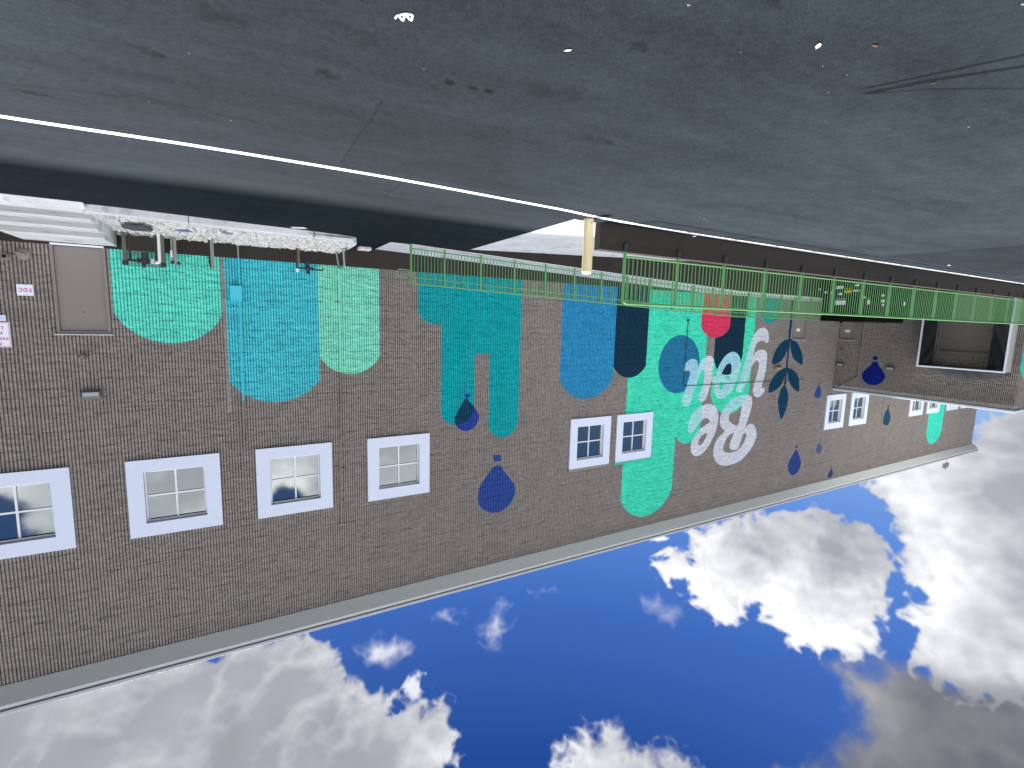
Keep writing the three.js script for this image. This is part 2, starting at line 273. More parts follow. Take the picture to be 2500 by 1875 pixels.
// ------------------------------------------------------------------ ground: one asphalt sheet with an opening for the sunken drive
const asphaltMap = (() => {
  const W = 2048, H = 1024, cv = document.createElement('canvas'); cv.width = W; cv.height = H;
  const g = cv.getContext('2d'), P = (x, z) => [(x + 26) * 64, z * 64];
  const mask = document.createElement('canvas'); mask.width = W; mask.height = H;
  const k = mask.getContext('2d'); k.fillStyle = '#808080'; k.fillRect(0, 0, W, H);
  const blot = (x, z, rx, rz, a, tone, turn = 0) => { for (let i = 0; i < 26; i++) { const t = rnd() * 6.28, q = Math.sqrt(rnd()) * 0.8, ux = Math.cos(t) * q * rx, uz = Math.sin(t) * q * rz; const [px, py] = P(x + ux * Math.cos(turn) - uz * Math.sin(turn), z + ux * Math.sin(turn) + uz * Math.cos(turn)); const r = (0.16 + rnd() * 0.34) * Math.min(rx, rz) * 64 + 1.5; const gr = k.createRadialGradient(px, py, 0, px, py, r); gr.addColorStop(0, `rgba(${tone},${tone},${tone},${a})`); gr.addColorStop(1, `rgba(${tone},${tone},${tone},0)`); k.fillStyle = gr; k.fillRect(px - r, py - r, 2 * r, 2 * r); } };
  const stroke = (pts, w, style) => { k.strokeStyle = style; k.lineWidth = w * 64; k.lineCap = 'butt'; k.beginPath(); pts.forEach((q, i) => { const [a, b] = P(...q); i ? k.lineTo(a, b) : k.moveTo(a, b); }); k.stroke(); };
  const poly = (pts, style) => { k.fillStyle = style; k.beginPath(); pts.forEach((q, i) => { const [a, b] = P(...q); i ? k.lineTo(a, b) : k.moveTo(a, b); }); k.fill(); };
  // broad bands where tyres pass and where the sealer was brushed, along the lane
  for (let i = 0; i < 150; i++) { const z = 1 + rnd() * 15, x = -27 + rnd() * 32, l = 1.5 + rnd() * 7, dark = rnd() < 0.5; k.globalAlpha = 0.03 + rnd() * 0.07; stroke([[x, z], [x + l * 0.5, z + (rnd() - 0.5) * 0.15], [x + l, z + (rnd() - 0.5) * 0.3]], 0.1 + rnd() * 0.5, dark ? '#303030' : '#d8d8d8'); }
  k.globalAlpha = 1;
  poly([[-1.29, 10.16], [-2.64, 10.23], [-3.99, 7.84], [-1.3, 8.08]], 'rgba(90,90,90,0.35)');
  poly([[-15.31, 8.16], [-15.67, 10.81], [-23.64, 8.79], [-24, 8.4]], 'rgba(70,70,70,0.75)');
  for (const q of [[[-1.29, 10.16], [-1.31, 9.63], [-1.29, 9.18], [-1.32, 8.03], [-1.8, 7.4]], [[-2.28, 8.09], [-2.27, 6.41]], [[1.75, 8.6], [0.6, 8.95], [-0.3, 8.9]]]) stroke(q, 0.016, 'rgba(40,40,40,0.75)');
  // tyre scuffs
  const skid = (pts, w, a) => { for (let i = 0; i < 12; i++) { const o = (i / 11 - 0.5) * w * 1.5; stroke(pts.map(([x, z]) => [x + o * 0.55, z - o * 0.5]), w / 2.6, `rgba(34,36,42,${a * (0.12 + rnd() * 0.3)})`); } };
  skid([[-4.76, 12.58], [-4.94, 12.97], [-5.25, 13.44], [-5.6, 13.9]], 0.1, 0.75); skid([[-4.66, 12.63], [-4.83, 13.01], [-5.04, 13.49], [-5.3, 14]], 0.06, 0.8); skid([[-4.79, 12.6], [-5.11, 12.91], [-5.71, 13.32], [-6.3, 13.6]], 0.06, 0.5);
  blot(0.5, 10.02, 0.16, 0.07, 0.3, 30, 0.3); blot(-0.78, 10.39, 0.13, 0.08, 0.22, 30); blot(-1.68, 10.83, 0.05, 0.04, 0.3, 25); blot(-1.9, 10.85, 0.04, 0.03, 0.3, 25); blot(-2.04, 10.87, 0.04, 0.03, 0.4, 20);
  blot(0, 10.85, 0.22, 0.12, 0.2, 40); blot(1.6, 8.49, 0.2, 0.05, 0.35, 35); blot(-2.66, 12.1, 0.09, 0.06, 0.16, 35); blot(-3, 12.9, 0.1, 0.05, 0.15, 35); blot(-2.6, 11.18, 0.5, 0.2, 0.18, 30); blot(-3.6, 10.5, 0.25, 0.1, 0.25, 30); blot(-3.2, 11.2, 0.7, 0.12, 0.15, 30);
  for (let i = 0; i < 26; i++) blot(-24 + rnd() * 29, 6.5 + rnd() * 9, 0.08 + rnd() * 0.35, 0.04 + rnd() * 0.12, 0.05 + rnd() * 0.1, rnd() < 0.65 ? 30 : 215, rnd());
  const m = k.getImageData(0, 0, W, H).data, im = g.createImageData(W, H);
  for (let y = 0; y < H; y++) for (let x = 0; x < W; x++) {
    const o = (y * W + x) * 4, u = x / W, v = y / H, s = (m[o] / 128) ** 1.35;
    const f = 1 + 0.6 * fbm(x / 150, y / 50, 2.5, 4) + 0.34 * fbm(x / 34, y / 15, 7, 3) + 0.4 * (tiled(u, v * 0.5, 1024, 3) - 0.5) + (tiled(u, v * 0.5, 700, 8) > 0.985 ? 0.3 : 0);
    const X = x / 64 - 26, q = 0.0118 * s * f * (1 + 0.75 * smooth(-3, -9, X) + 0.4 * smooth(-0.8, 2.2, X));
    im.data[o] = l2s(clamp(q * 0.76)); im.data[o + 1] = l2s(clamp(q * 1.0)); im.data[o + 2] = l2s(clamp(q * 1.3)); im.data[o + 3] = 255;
  }
  g.putImageData(im, 0, 0);
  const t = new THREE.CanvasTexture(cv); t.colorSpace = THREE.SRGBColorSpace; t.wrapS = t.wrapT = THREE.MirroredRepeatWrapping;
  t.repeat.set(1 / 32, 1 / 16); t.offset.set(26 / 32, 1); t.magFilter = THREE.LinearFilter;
  return t;
})();
const asphaltBump = grain.clone(); asphaltBump.repeat.set(0.55, 0.55); asphaltBump.needsUpdate = true;
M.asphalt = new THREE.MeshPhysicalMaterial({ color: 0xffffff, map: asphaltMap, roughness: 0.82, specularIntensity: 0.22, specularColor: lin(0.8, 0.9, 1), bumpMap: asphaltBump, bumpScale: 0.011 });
{
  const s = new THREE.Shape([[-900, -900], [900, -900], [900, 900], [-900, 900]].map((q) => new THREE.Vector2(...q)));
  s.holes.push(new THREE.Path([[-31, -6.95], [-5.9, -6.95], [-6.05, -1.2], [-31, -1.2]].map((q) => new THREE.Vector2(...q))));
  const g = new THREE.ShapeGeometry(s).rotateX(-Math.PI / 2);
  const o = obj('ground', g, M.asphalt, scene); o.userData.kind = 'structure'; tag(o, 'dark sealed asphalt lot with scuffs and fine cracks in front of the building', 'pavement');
}
{ // white line painted on the lot
  const c = [[14, 7.4], [5, 7.5], [2.06, 7.54], [0.38, 7.66], [-1.9, 7.7], [-4.01, 7.59], [-5.38, 7.5], [-6.03, 7.41], [-8.2, 7.32], [-12.4, 7.4], [-18.87, 7.56], [-28.5, 7.82], [-60, 8.6]];
  const cu = new THREE.CatmullRomCurve3(c.map((q) => new THREE.Vector3(q[0], 0, q[1])), false, 'centripetal'), P = [], I = [], U = [];
  for (let i = 0; i <= 400; i++) { const q = cu.getPoint(i / 400), t = cu.getTangent(i / 400), nx = -t.z, nz = t.x; for (const s of [-1, 1]) { const w = 0.056 + 0.024 * smooth(-4, -14, q.x) + 0.004 * noise.noise(q.x * 3, s * 5, 1); P.push(q.x + nx * s * w, 0.004, q.z + nz * s * w); U.push(i * 0.15, s * 0.05 + 0.1); } if (i) { const a = i * 2; I.push(a - 2, a, a - 1, a - 1, a, a + 1); } }
  const g = new THREE.BufferGeometry(); g.setAttribute('position', new THREE.Float32BufferAttribute(P, 3)); g.setAttribute('uv', new THREE.Float32BufferAttribute(U, 2)); g.setIndex(I); g.computeVertexNormals();
  const t = concTone.clone(); t.repeat.set(0.6, 0.6); t.needsUpdate = true;
  const o = obj('painted_line', g, mat({ color: lin(0.85, 0.86, 0.85), map: t, roughness: 0.7, side: THREE.DoubleSide }), scene); o.userData.kind = 'structure'; tag(o, 'long white line painted along the asphalt lot', 'road marking');
}

// ------------------------------------------------------------------ ribbed block walls and what is painted on them
const cut = (a, b) => { let r = a; for (const [l, h] of b) { const n = []; for (const [p, q] of r) { if (h <= p || l >= q) n.push([p, q]); else { if (l > p) n.push([p, l]); if (h < q) n.push([h, q]); } } r = n; } return r; };
const meet = (a, b) => { const r = []; for (const [p, q] of a) for (const [l, h] of b) { const x = Math.max(p, l), y = Math.min(q, h); if (y > x) r.push([x, y]); } return r; };
const join = (a, b) => { const s = [...a, ...b].sort((p, q) => p[0] - q[0]), r = []; for (const q of s) { const l = r[r.length - 1]; if (l && q[0] <= l[1]) l[1] = Math.max(l[1], q[1]); else r.push([...q]); } return r; };
const soften = (p) => { if (p.length < 5) return p; const c = new THREE.CatmullRomCurve3(p.map((q) => new THREE.Vector3(q[0], q[1], 0)), true, 'centripetal'); return c.getPoints(p.length * 5).map((q) => [q.x, q.y]); };
// shapes answer, for a place u along the wall, which heights they cover
const rect = (a, b, y0, y1) => ({ lo: a, hi: b, at: () => [[y0, y1]] });
const arch = (a, b, ys, yt, y0 = 0.575) => { const w = b - a, h = yt - ys, R = (w * w / 4 + h * h) / (2 * h), m = (a + b) / 2; return { lo: a, hi: b, at: (u) => { const q = R * R - (u - m) ** 2; return [[y0, ys + (q > 0 ? Math.sqrt(q) : 0) - (R - h)]]; } }; };
const disc = (x, y, r, y0 = -1) => ({ lo: x - r, hi: x + r, at: (u) => { const q = Math.sqrt(Math.max(0, r * r - (u - x) ** 2)); return [[Math.max(y0, y - q), y + q]]; } });
const poly = (rings, smoothIt = true) => { const R = rings.map((r) => (smoothIt ? soften(r) : r)); let lo = 1e9, hi = -1e9; for (const r of R) for (const q of r) { lo = Math.min(lo, q[0]); hi = Math.max(hi, q[0]); }
  return { lo, hi, at: (u) => { const c = []; for (const r of R) for (let i = 0, j = r.length - 1; i < r.length; j = i++) if ((r[i][0] > u) !== (r[j][0] > u)) c.push(r[i][1] + (u - r[i][0]) / (r[j][0] - r[i][0]) * (r[j][1] - r[i][1])); c.sort((a, b) => a - b); const o = []; for (let i = 0; i + 1 < c.length; i += 2) o.push([c[i], c[i + 1]]); return o; } }; };
const union = (...s) => ({ lo: Math.min(...s.map((q) => q.lo)), hi: Math.max(...s.map((q) => q.hi)), at: (u) => s.reduce((r, q) => (u > q.lo && u < q.hi ? join(r, q.at(u)) : r), []) });
const jointGap = (i, c) => { let t = Math.imul(i * 668265263 + c * 374761393 + 991, 1274126177); t ^= t >>> 13; t = Math.imul(t, 1103515245); t = ((t ^ (t >>> 16)) >>> 0) / 4294967296; return t < 0.84 ? 0 : (t - 0.84) * 0.05; };
const blockDepth = (i, c) => { let t = Math.imul(i * 374761393 + c * 668265263, 1274126177); t ^= t >>> 13; t = Math.imul(t, 1103515245); return (((t ^ (t >>> 16)) >>> 0) / 4294967296 - 0.5) * 0.012; };
class Skin {
  constructor() { this.p = []; this.n = []; this.t = []; this.c = []; }
  quad(a, b, c, d, ua, ub, va, vb, col) {
    const ux = b[0] - a[0], uy = b[1] - a[1], uz = b[2] - a[2], vx = d[0] - a[0], vy = d[1] - a[1], vz = d[2] - a[2];
    let nx = uy * vz - uz * vy, ny = uz * vx - ux * vz, nz = ux * vy - uy * vx; const l = Math.hypot(nx, ny, nz) || 1; nx /= l; ny /= l; nz /= l;
    this.p.push(...a, ...b, ...c, ...a, ...c, ...d); for (let i = 0; i < 6; i++) this.n.push(nx, ny, nz);
    this.t.push(ua, va, ub, va, ub, vb, ua, va, ub, vb, ua, vb);
    if (col) for (let i = 0; i < 6; i++) this.c.push(...col);
  }
  build(name, material, parent, label) {
    const g = new THREE.BufferGeometry();
    g.setAttribute('position', new THREE.Float32BufferAttribute(this.p, 3)); g.setAttribute('normal', new THREE.Float32BufferAttribute(this.n, 3)); g.setAttribute('uv', new THREE.Float32BufferAttribute(this.t, 2));
    if (this.c.length) g.setAttribute('color', new THREE.Float32BufferAttribute(this.c, 3));
    return obj(name, g, material, parent, label);
  }
}
// u runs to the right as one faces the wall; place(u, y, d) gives the point d in front of the face of the ribs
function ribbedWall({ u0, u1, y0, y1, place, openings = [], layers = [], hidden = () => false, joints = [] }) {
  const base = new Skin(), skins = layers.map(() => new Skin());
  const D = 0.05, steps = [[0, 0.014, -0.005, 0], [0.014, 0.028, 0, 0], [0.028, 0.042, 0, -0.005], [0.042, 0.0455, -0.005, -D], [0.0455, 0.0642, -D, -D], [0.0642, RIB, -D, -0.005]];
  const n0 = Math.floor(u0 / RIB), n1 = Math.ceil(u1 / RIB);
  for (let i = n0; i < n1; i++) for (const [a, b, da, db] of steps) {
    const ua = Math.max(u0, i * RIB + a), ub = Math.min(u1, i * RIB + b), um = (ua + ub) / 2;
    if (ub <= ua) continue;
    const jt = joints.find((q) => um > q[0] && um < q[1]);
    let free = [[y0, y1]];
    for (const o of openings) if (um > o[0] && um < o[1]) free = cut(free, [[o[2], o[3]]]);
    const runs = [];
    let covered = [];
    for (let l = layers.length - 1; l >= 0; l--) {
      const L = layers[l]; if (um <= L.shape.lo || um >= L.shape.hi) continue;
      const own = L.shape.at(um); let seen = meet(cut(own, covered), free);
      covered = join(covered, own);
      for (const [under, col] of L.over ?? []) { const both = meet(seen, under.lo < um && under.hi > um ? under.at(um) : []); for (const r of both) runs.push([...r, skins[l], col]); seen = cut(seen, both); }
      for (const r of seen) runs.push([...r, skins[l], L.over ? L.color : null]);
    }
    for (const r of cut(free, covered)) runs.push([...r, base, null]);
    for (const [p, q, skin, col] of runs) {
      for (let y = p, c = Math.floor(p / COURSE); y < q - 1e-5; c++) {
        const e = Math.min(q, (c + 1) * COURSE), bi = Math.floor((i + (c % 2 ? 3 : 0)) / 6);
        if (e - y > 1e-5 && !hidden(um, (y + e) / 2)) {
          const joint = jt && y < (jt[2] ?? 99), k = joint ? -0.012 : blockDepth(bi, c), A = joint ? 0 : da, B = joint ? 0 : db;
          const g = y > c * COURSE + 1e-4 ? 0 : jointGap(bi, c), yy = Math.min(e - 1e-4, y + g);
          skin.quad(place(ua, yy, k + A), place(ub, yy, k + B), place(ub, e, k + B), place(ua, e, k + A), ua, ub, yy, e, col);
        }
        y = e;
      }
    }
  }
  return { base, skins };
}

// ---- windows, doors and walls of the long building
const winX = [4.575, 1.495, -1.385, -4.455, -12.23, -14.59, -30.265, -32.95, -40.655, -43.315, -46.585, -49.17];
const W0 = 5.75, W1 = 7.77, END = -51.44, EAVE = 10.905;
const openings = winX.map((x) => [x - 0.68, x + 0.68, W0 + 0.3, W1 - 0.33]);
openings.push([2.57, 3.56, 0.5, 2.58], [-26.5, -25.35, 0.5, 2.6]);
const darkNavy = paintS(8, 48, 68), navyC = paintC(6, 46, 64);
const S = {
  mint: arch(0.25, 2.51, 2.04, 2.8), teal: arch(-2.13, 0.17, 3.82, 4.45), light: arch(-3.86, -2.13, 3.2, 3.72),
  cyan: union(arch(-6.35, -5.08, 1.85, 2.2), rect(-8.85, -5.86, 0.575, 3.16), arch(-7.08, -5.86, 5.12, 5.57), arch(-8.86, -7.64, 5.5, 6.17)),
  blue: arch(-13.26, -10.63, 4.18, 4.98), navy: arch(-15.04, -13.25, 3.73, 4.22),
  turq: union(arch(-17.12, -14.05, 9.47, 10.47), rect(-18.74, -14.05, 0.575, 6.95), arch(-18.73, -17.1, 6.92, 7.4)),
  turqB: arch(-22.15, -19.29, 5.2, 6.2), navyB: arch(-21.38, -19.29, 3.25, 4.3), red: arch(-20.27, -18.27, 2.07, 2.54),
  circle: disc(-17.07, 3.73, 1.29), half: disc(-23.2, 0.95, 0.84, 0.575), farCol: arch(-45.35, -42.88, 9.2, 10.14, 5),
};
const letters = {
  B: [[[-21.88, 5.35], [-22.21, 5.38], [-22.43, 5.57], [-22.47, 5.86], [-22.37, 6.31], [-22.19, 6.77], [-22.08, 7.07], [-22.28, 6.9], [-22.6, 6.86], [-22.86, 7], [-23.03, 7.28], [-23.04, 7.72], [-22.67, 8.23], [-22.05, 8.65], [-21.33, 8.82], [-20.76, 8.82], [-20.32, 8.7], [-19.96, 8.39], [-19.81, 8.05], [-19.86, 7.69], [-20.15, 7.3], [-20.52, 7.04], [-20.27, 6.85], [-20.11, 6.56], [-20.13, 6.28], [-20.32, 5.93], [-20.69, 5.6], [-21.23, 5.4]],
    [[-21.67, 5.89], [-21.18, 6.03], [-20.82, 6.24], [-20.76, 6.52], [-21.02, 6.71], [-21.43, 6.85], [-21.56, 6.74], [-21.62, 6.39]],
    [[-21.24, 7.19], [-20.8, 7.36], [-20.56, 7.71], [-20.56, 8.02], [-20.85, 8.17], [-21.35, 8.19], [-21.81, 8.04], [-22.13, 7.73], [-22.25, 7.39], [-22.06, 7.3], [-21.96, 7.4], [-21.81, 7.82], [-21.66, 8.03], [-21.38, 8.1], [-21.08, 8.01], [-20.97, 7.85], [-21.06, 7.62]]],
  e: [[[-17.93, 6.73], [-17.93, 6.43], [-18.14, 6.05], [-18.52, 5.79], [-18.95, 5.65], [-19.35, 5.65], [-19.7, 5.8], [-19.92, 6.09], [-19.98, 6.46], [-19.92, 6.82], [-19.78, 7.19], [-19.57, 7.52], [-19.27, 7.85], [-18.9, 8.06], [-18.58, 8.08], [-18.34, 7.95], [-18.21, 7.74], [-18.22, 7.38], [-18.41, 7.09], [-18.76, 6.78], [-19.13, 6.61], [-19.37, 6.53], [-19.35, 6.41], [-19.21, 6.32], [-19, 6.31], [-18.75, 6.45], [-18.52, 6.67], [-18.32, 6.88], [-18.17, 6.94], [-18.01, 6.91]],
    [[-19.27, 7.05], [-19.05, 7.06], [-18.78, 7.26], [-18.69, 7.47], [-18.73, 7.57], [-18.91, 7.56], [-19.12, 7.38], [-19.26, 7.14]]],
  y: [[[-23.33, 2.71], [-23.22, 2.78], [-22.98, 2.68], [-22.68, 2.68], [-22.4, 2.82], [-22.29, 3.1], [-22.21, 3.43], [-22.35, 3.26], [-22.67, 3.13], [-22.97, 3.11], [-23.25, 3.23], [-23.37, 3.49], [-23.36, 3.91], [-23.29, 4.44], [-23.16, 4.86], [-23.11, 5.05], [-23.34, 5.05], [-23.4, 5.19], [-23.24, 5.4], [-22.95, 5.52], [-22.68, 5.47], [-22.47, 5.29], [-22.44, 5.07], [-22.53, 4.74], [-22.66, 4.32], [-22.75, 3.9], [-22.68, 3.71], [-22.56, 3.66], [-22.35, 3.75], [-22.18, 3.94], [-22.09, 4.26], [-21.95, 4.58], [-21.75, 4.95], [-21.56, 5.16], [-21.27, 5.18], [-21.13, 5.08], [-21.22, 4.78], [-21.4, 4.28], [-21.59, 3.78], [-21.76, 3.24], [-21.94, 2.69], [-22.15, 2.37], [-22.41, 2.13], [-22.8, 2.01], [-23.08, 2.08], [-23.29, 2.31]]],
  o: [[[-20.65, 3.2], [-20.36, 3.26], [-20.04, 3.45], [-19.78, 3.75], [-19.62, 4.07], [-19.57, 4.32], [-19.36, 4.36], [-19.31, 4.55], [-19.38, 4.71], [-19.47, 4.76], [-19.47, 4.96], [-19.62, 5.21], [-19.83, 5.38], [-20.06, 5.44], [-20.36, 5.39], [-20.71, 5.17], [-21.01, 4.78], [-21.22, 4.32], [-21.3, 3.87], [-21.23, 3.55], [-21.06, 3.34], [-20.87, 3.24]],
    [[-20.48, 3.75], [-20.26, 3.81], [-20.08, 4.02], [-19.98, 4.24], [-20.29, 4.3], [-20.59, 4.27], [-20.65, 4.01], [-20.6, 3.83]], [[-20.03, 4.6], [-19.88, 4.66], [-19.84, 4.82], [-19.92, 4.98], [-20.04, 5.01], [-20.14, 4.88], [-20.14, 4.74]], [[-20.06, 4.36], [-20.58, 4.36], [-20.47, 4.59], [-20.32, 4.42]]],
  u: [[[-17.37, 4.03], [-17.39, 3.8], [-17.54, 3.62], [-17.77, 3.51], [-18.05, 3.52], [-18.22, 3.63], [-18.27, 3.84], [-18.52, 3.55], [-18.82, 3.39], [-19.08, 3.38], [-19.25, 3.47], [-19.32, 3.69], [-19.31, 4.18], [-19.23, 4.7], [-19.09, 5.14], [-18.93, 5.43], [-18.71, 5.5], [-18.49, 5.41], [-18.44, 5.27], [-18.5, 5.09], [-18.71, 4.64], [-18.77, 4.16], [-18.71, 4.01], [-18.55, 4.05], [-18.4, 4.24], [-18.27, 4.66], [-18.07, 5.13], [-17.92, 5.55], [-17.75, 5.65], [-17.54, 5.62], [-17.39, 5.48], [-17.4, 5.33], [-17.6, 4.76], [-17.74, 4.34], [-17.77, 4.09], [-17.61, 4.02]]],
};
const leafRings = [
  [[-25.11, 2.58], [-24.55, 2.7], [-24.12, 3.02], [-23.84, 3.49], [-23.82, 3.84], [-24.17, 3.84], [-24.7, 3.6], [-25, 3.17], [-25.06, 2.87]], [[-25.19, 2.58], [-25.71, 2.7], [-26.16, 3.07], [-26.46, 3.53], [-26.52, 3.93], [-26.08, 3.82], [-25.56, 3.52], [-25.33, 3.17], [-25.23, 2.83]],
  [[-25.11, 4.09], [-24.55, 4.19], [-24.04, 4.51], [-23.75, 4.94], [-23.77, 5.32], [-24.24, 5.25], [-24.76, 4.98], [-24.99, 4.59], [-25.06, 4.35]], [[-25.18, 4.09], [-25.72, 4.22], [-26.21, 4.53], [-26.42, 5], [-26.46, 5.39], [-25.99, 5.26], [-25.49, 4.86], [-25.28, 4.5], [-25.21, 4.3]],
  [[-25.1, 4.99], [-24.8, 5.18], [-24.66, 5.62], [-24.7, 6.12], [-24.87, 6.54], [-25.04, 6.82], [-25.28, 6.62], [-25.5, 6.12], [-25.52, 5.67], [-25.38, 5.31]]];
const drops = [
  [[[-6.8, 4.66], [-6.56, 4.97], [-6.38, 5.32], [-6.4, 5.55], [-6.59, 5.75], [-6.79, 5.81], [-7.04, 5.75], [-7.23, 5.54], [-7.29, 5.34], [-7.14, 5.06], [-6.88, 4.76]], [[-6.73, 4.52], [-6.92, 4.53], [-6.92, 4.65], [-6.73, 4.64]], [44, 66, 150], 'indigo drop over the tip of the teal column'],
  [[[-7.91, 7.21], [-7.7, 7.44], [-7.35, 7.91], [-7.29, 8.27], [-7.36, 8.58], [-7.57, 8.8], [-7.89, 8.94], [-8.22, 8.95], [-8.6, 8.75], [-8.8, 8.39], [-8.82, 8.13], [-8.61, 7.79], [-8.31, 7.41], [-8.21, 7.25]], [[-7.88, 6.79], [-8.2, 6.83], [-8.21, 7.06], [-7.89, 7.02]], [46, 74, 144], 'large indigo drop beside the fourth window'],
  [[[-28.32, 5.13], [-28.02, 5.54], [-28.03, 5.77], [-28.33, 5.86], [-28.61, 5.77], [-28.64, 5.51], [-28.43, 5.22]], [[-28.27, 5.02], [-28.37, 5.02], [-28.39, 5.14], [-28.29, 5.13]], [52, 74, 140], 'small blue drop beside the leaf sprig'],
  [[[-36.72, 6.99], [-36.24, 7.52], [-36.27, 7.91], [-36.66, 8.13], [-37.04, 8.08], [-37.17, 7.65], [-36.9, 7.17]], [[-36.59, 6.79], [-36.77, 6.8], [-36.81, 6.98], [-36.64, 6.97]], [24, 76, 96], 'dark teal drop above the dock wing roof'],
  [[[-26.8, 8.68], [-26.39, 9.02], [-26.16, 9.44], [-26.24, 9.79], [-26.57, 10.08], [-27, 10.07], [-27.33, 9.76], [-27.35, 9.42], [-27.1, 8.99]], [[-26.65, 8.41], [-26.86, 8.44], [-26.89, 8.59], [-26.68, 8.57]], [40, 66, 128], 'blue drop high under the cornice'],
  [[[-29, 8.54], [-28.79, 8.77], [-28.81, 9.01], [-29.07, 9.17], [-29.33, 9.09], [-29.39, 8.83]], [[-29.06, 8.31], [-29.14, 8.32], [-29.18, 8.51], [-29.1, 8.51]], [76, 92, 126], 'faded grey blue round drop'],
  [[[-30.62, 10.3], [-30.36, 10.52], [-30.34, 10.71], [-30.58, 10.81], [-30.81, 10.71], [-30.84, 10.46]], [[-30.5, 10.07], [-30.62, 10.09], [-30.65, 10.25], [-30.53, 10.24]], [44, 66, 116], 'smallest blue drop touching the cornice'],
];
const letterWhite = paintC(204, 206, 238), letterTeal = paintC(166, 226, 220), letterBlue = paintC(156, 202, 234);
const layers = [
  { name: 'painted_arch', shape: S.mint, m: paintS(98, 222, 190), label: 'mint green painted arch beside the metal door' },
  { name: 'painted_arch', shape: S.teal, m: paintS(72, 188, 196), label: 'tall teal blue painted arch with a grey box on it' },
  { name: 'painted_arch', shape: S.light, m: paintS(128, 250, 184), label: 'pale mint painted arch' },
  { name: 'painted_column', shape: S.cyan, m: paintS(4, 158, 162), label: 'teal painted shape with two round topped columns' },
  { name: 'painted_arch', shape: S.blue, m: paintS(44, 136, 178), label: 'blue painted arch behind the railing' },
  { name: 'painted_column', shape: S.turq, m: paintS(68, 222, 178), label: 'tallest turquoise painted column, reaching the cornice' },
  { name: 'painted_arch', shape: S.navy, m: darkNavy, label: 'dark navy painted arch' },
  { name: 'painted_arch', shape: S.turqB, m: paintS(68, 216, 172), label: 'turquoise painted arch behind the lettering' },
  { name: 'painted_arch', shape: S.navyB, color: navyC, over: [], m: null, mv: true, label: 'dark navy painted arch behind the letter o' },
  { name: 'painted_arch', shape: S.red, m: paintS(212, 56, 92), label: 'red painted arch above the railing' },
  { name: 'painted_circle', shape: S.circle, m: paintS(32, 116, 152), label: 'blue painted circle' },
  { name: 'painted_circle', shape: S.half, m: paintS(10, 156, 148), label: 'teal painted half circle' },
  { name: 'painted_arch', shape: S.farCol, m: paintS(64, 208, 180), label: 'turquoise painted column between the farthest windows' },
  { name: 'painted_stem', shape: poly([[[-24.91, 0.6], [-25.02, 2.56], [-25.03, 4.1], [-25.01, 4.99], [-25.16, 5], [-25.21, 4.1], [-25.2, 2.56], [-25.13, 0.6]]], false), m: paintS(2, 58, 84) },
  ...leafRings.map((r) => ({ name: 'painted_leaf', shape: poly([r]), m: paintS(2, 60, 86) })),
  ...drops.map(([a, b, c, label], i) => ({ name: 'painted_drop', shape: poly([a]), color: paintC(...c), over: i ? [] : [[S.cyan, paintC(10, 62, 92)]], label })),
  ...drops.map(([a, b, c]) => ({ name: 'drop_cap', shape: poly([b], false), color: paintC(...c), over: [] })),
  ...Object.entries(letters).map(([k, r]) => ({ name: 'painted_letter', shape: poly(r), color: letterWhite, over: [[S.navyB, letterBlue], [S.circle, letterBlue], [S.turqB, letterTeal], [S.turq, letterTeal]], label: 'white painted letter ' + k })),
];
const vPaint = wallPaint(1, 1, 1); vPaint.vertexColors = true;
const house = thing('warehouse', 'long brown ribbed block building with the colourful mural and a row of white framed windows', 'building');
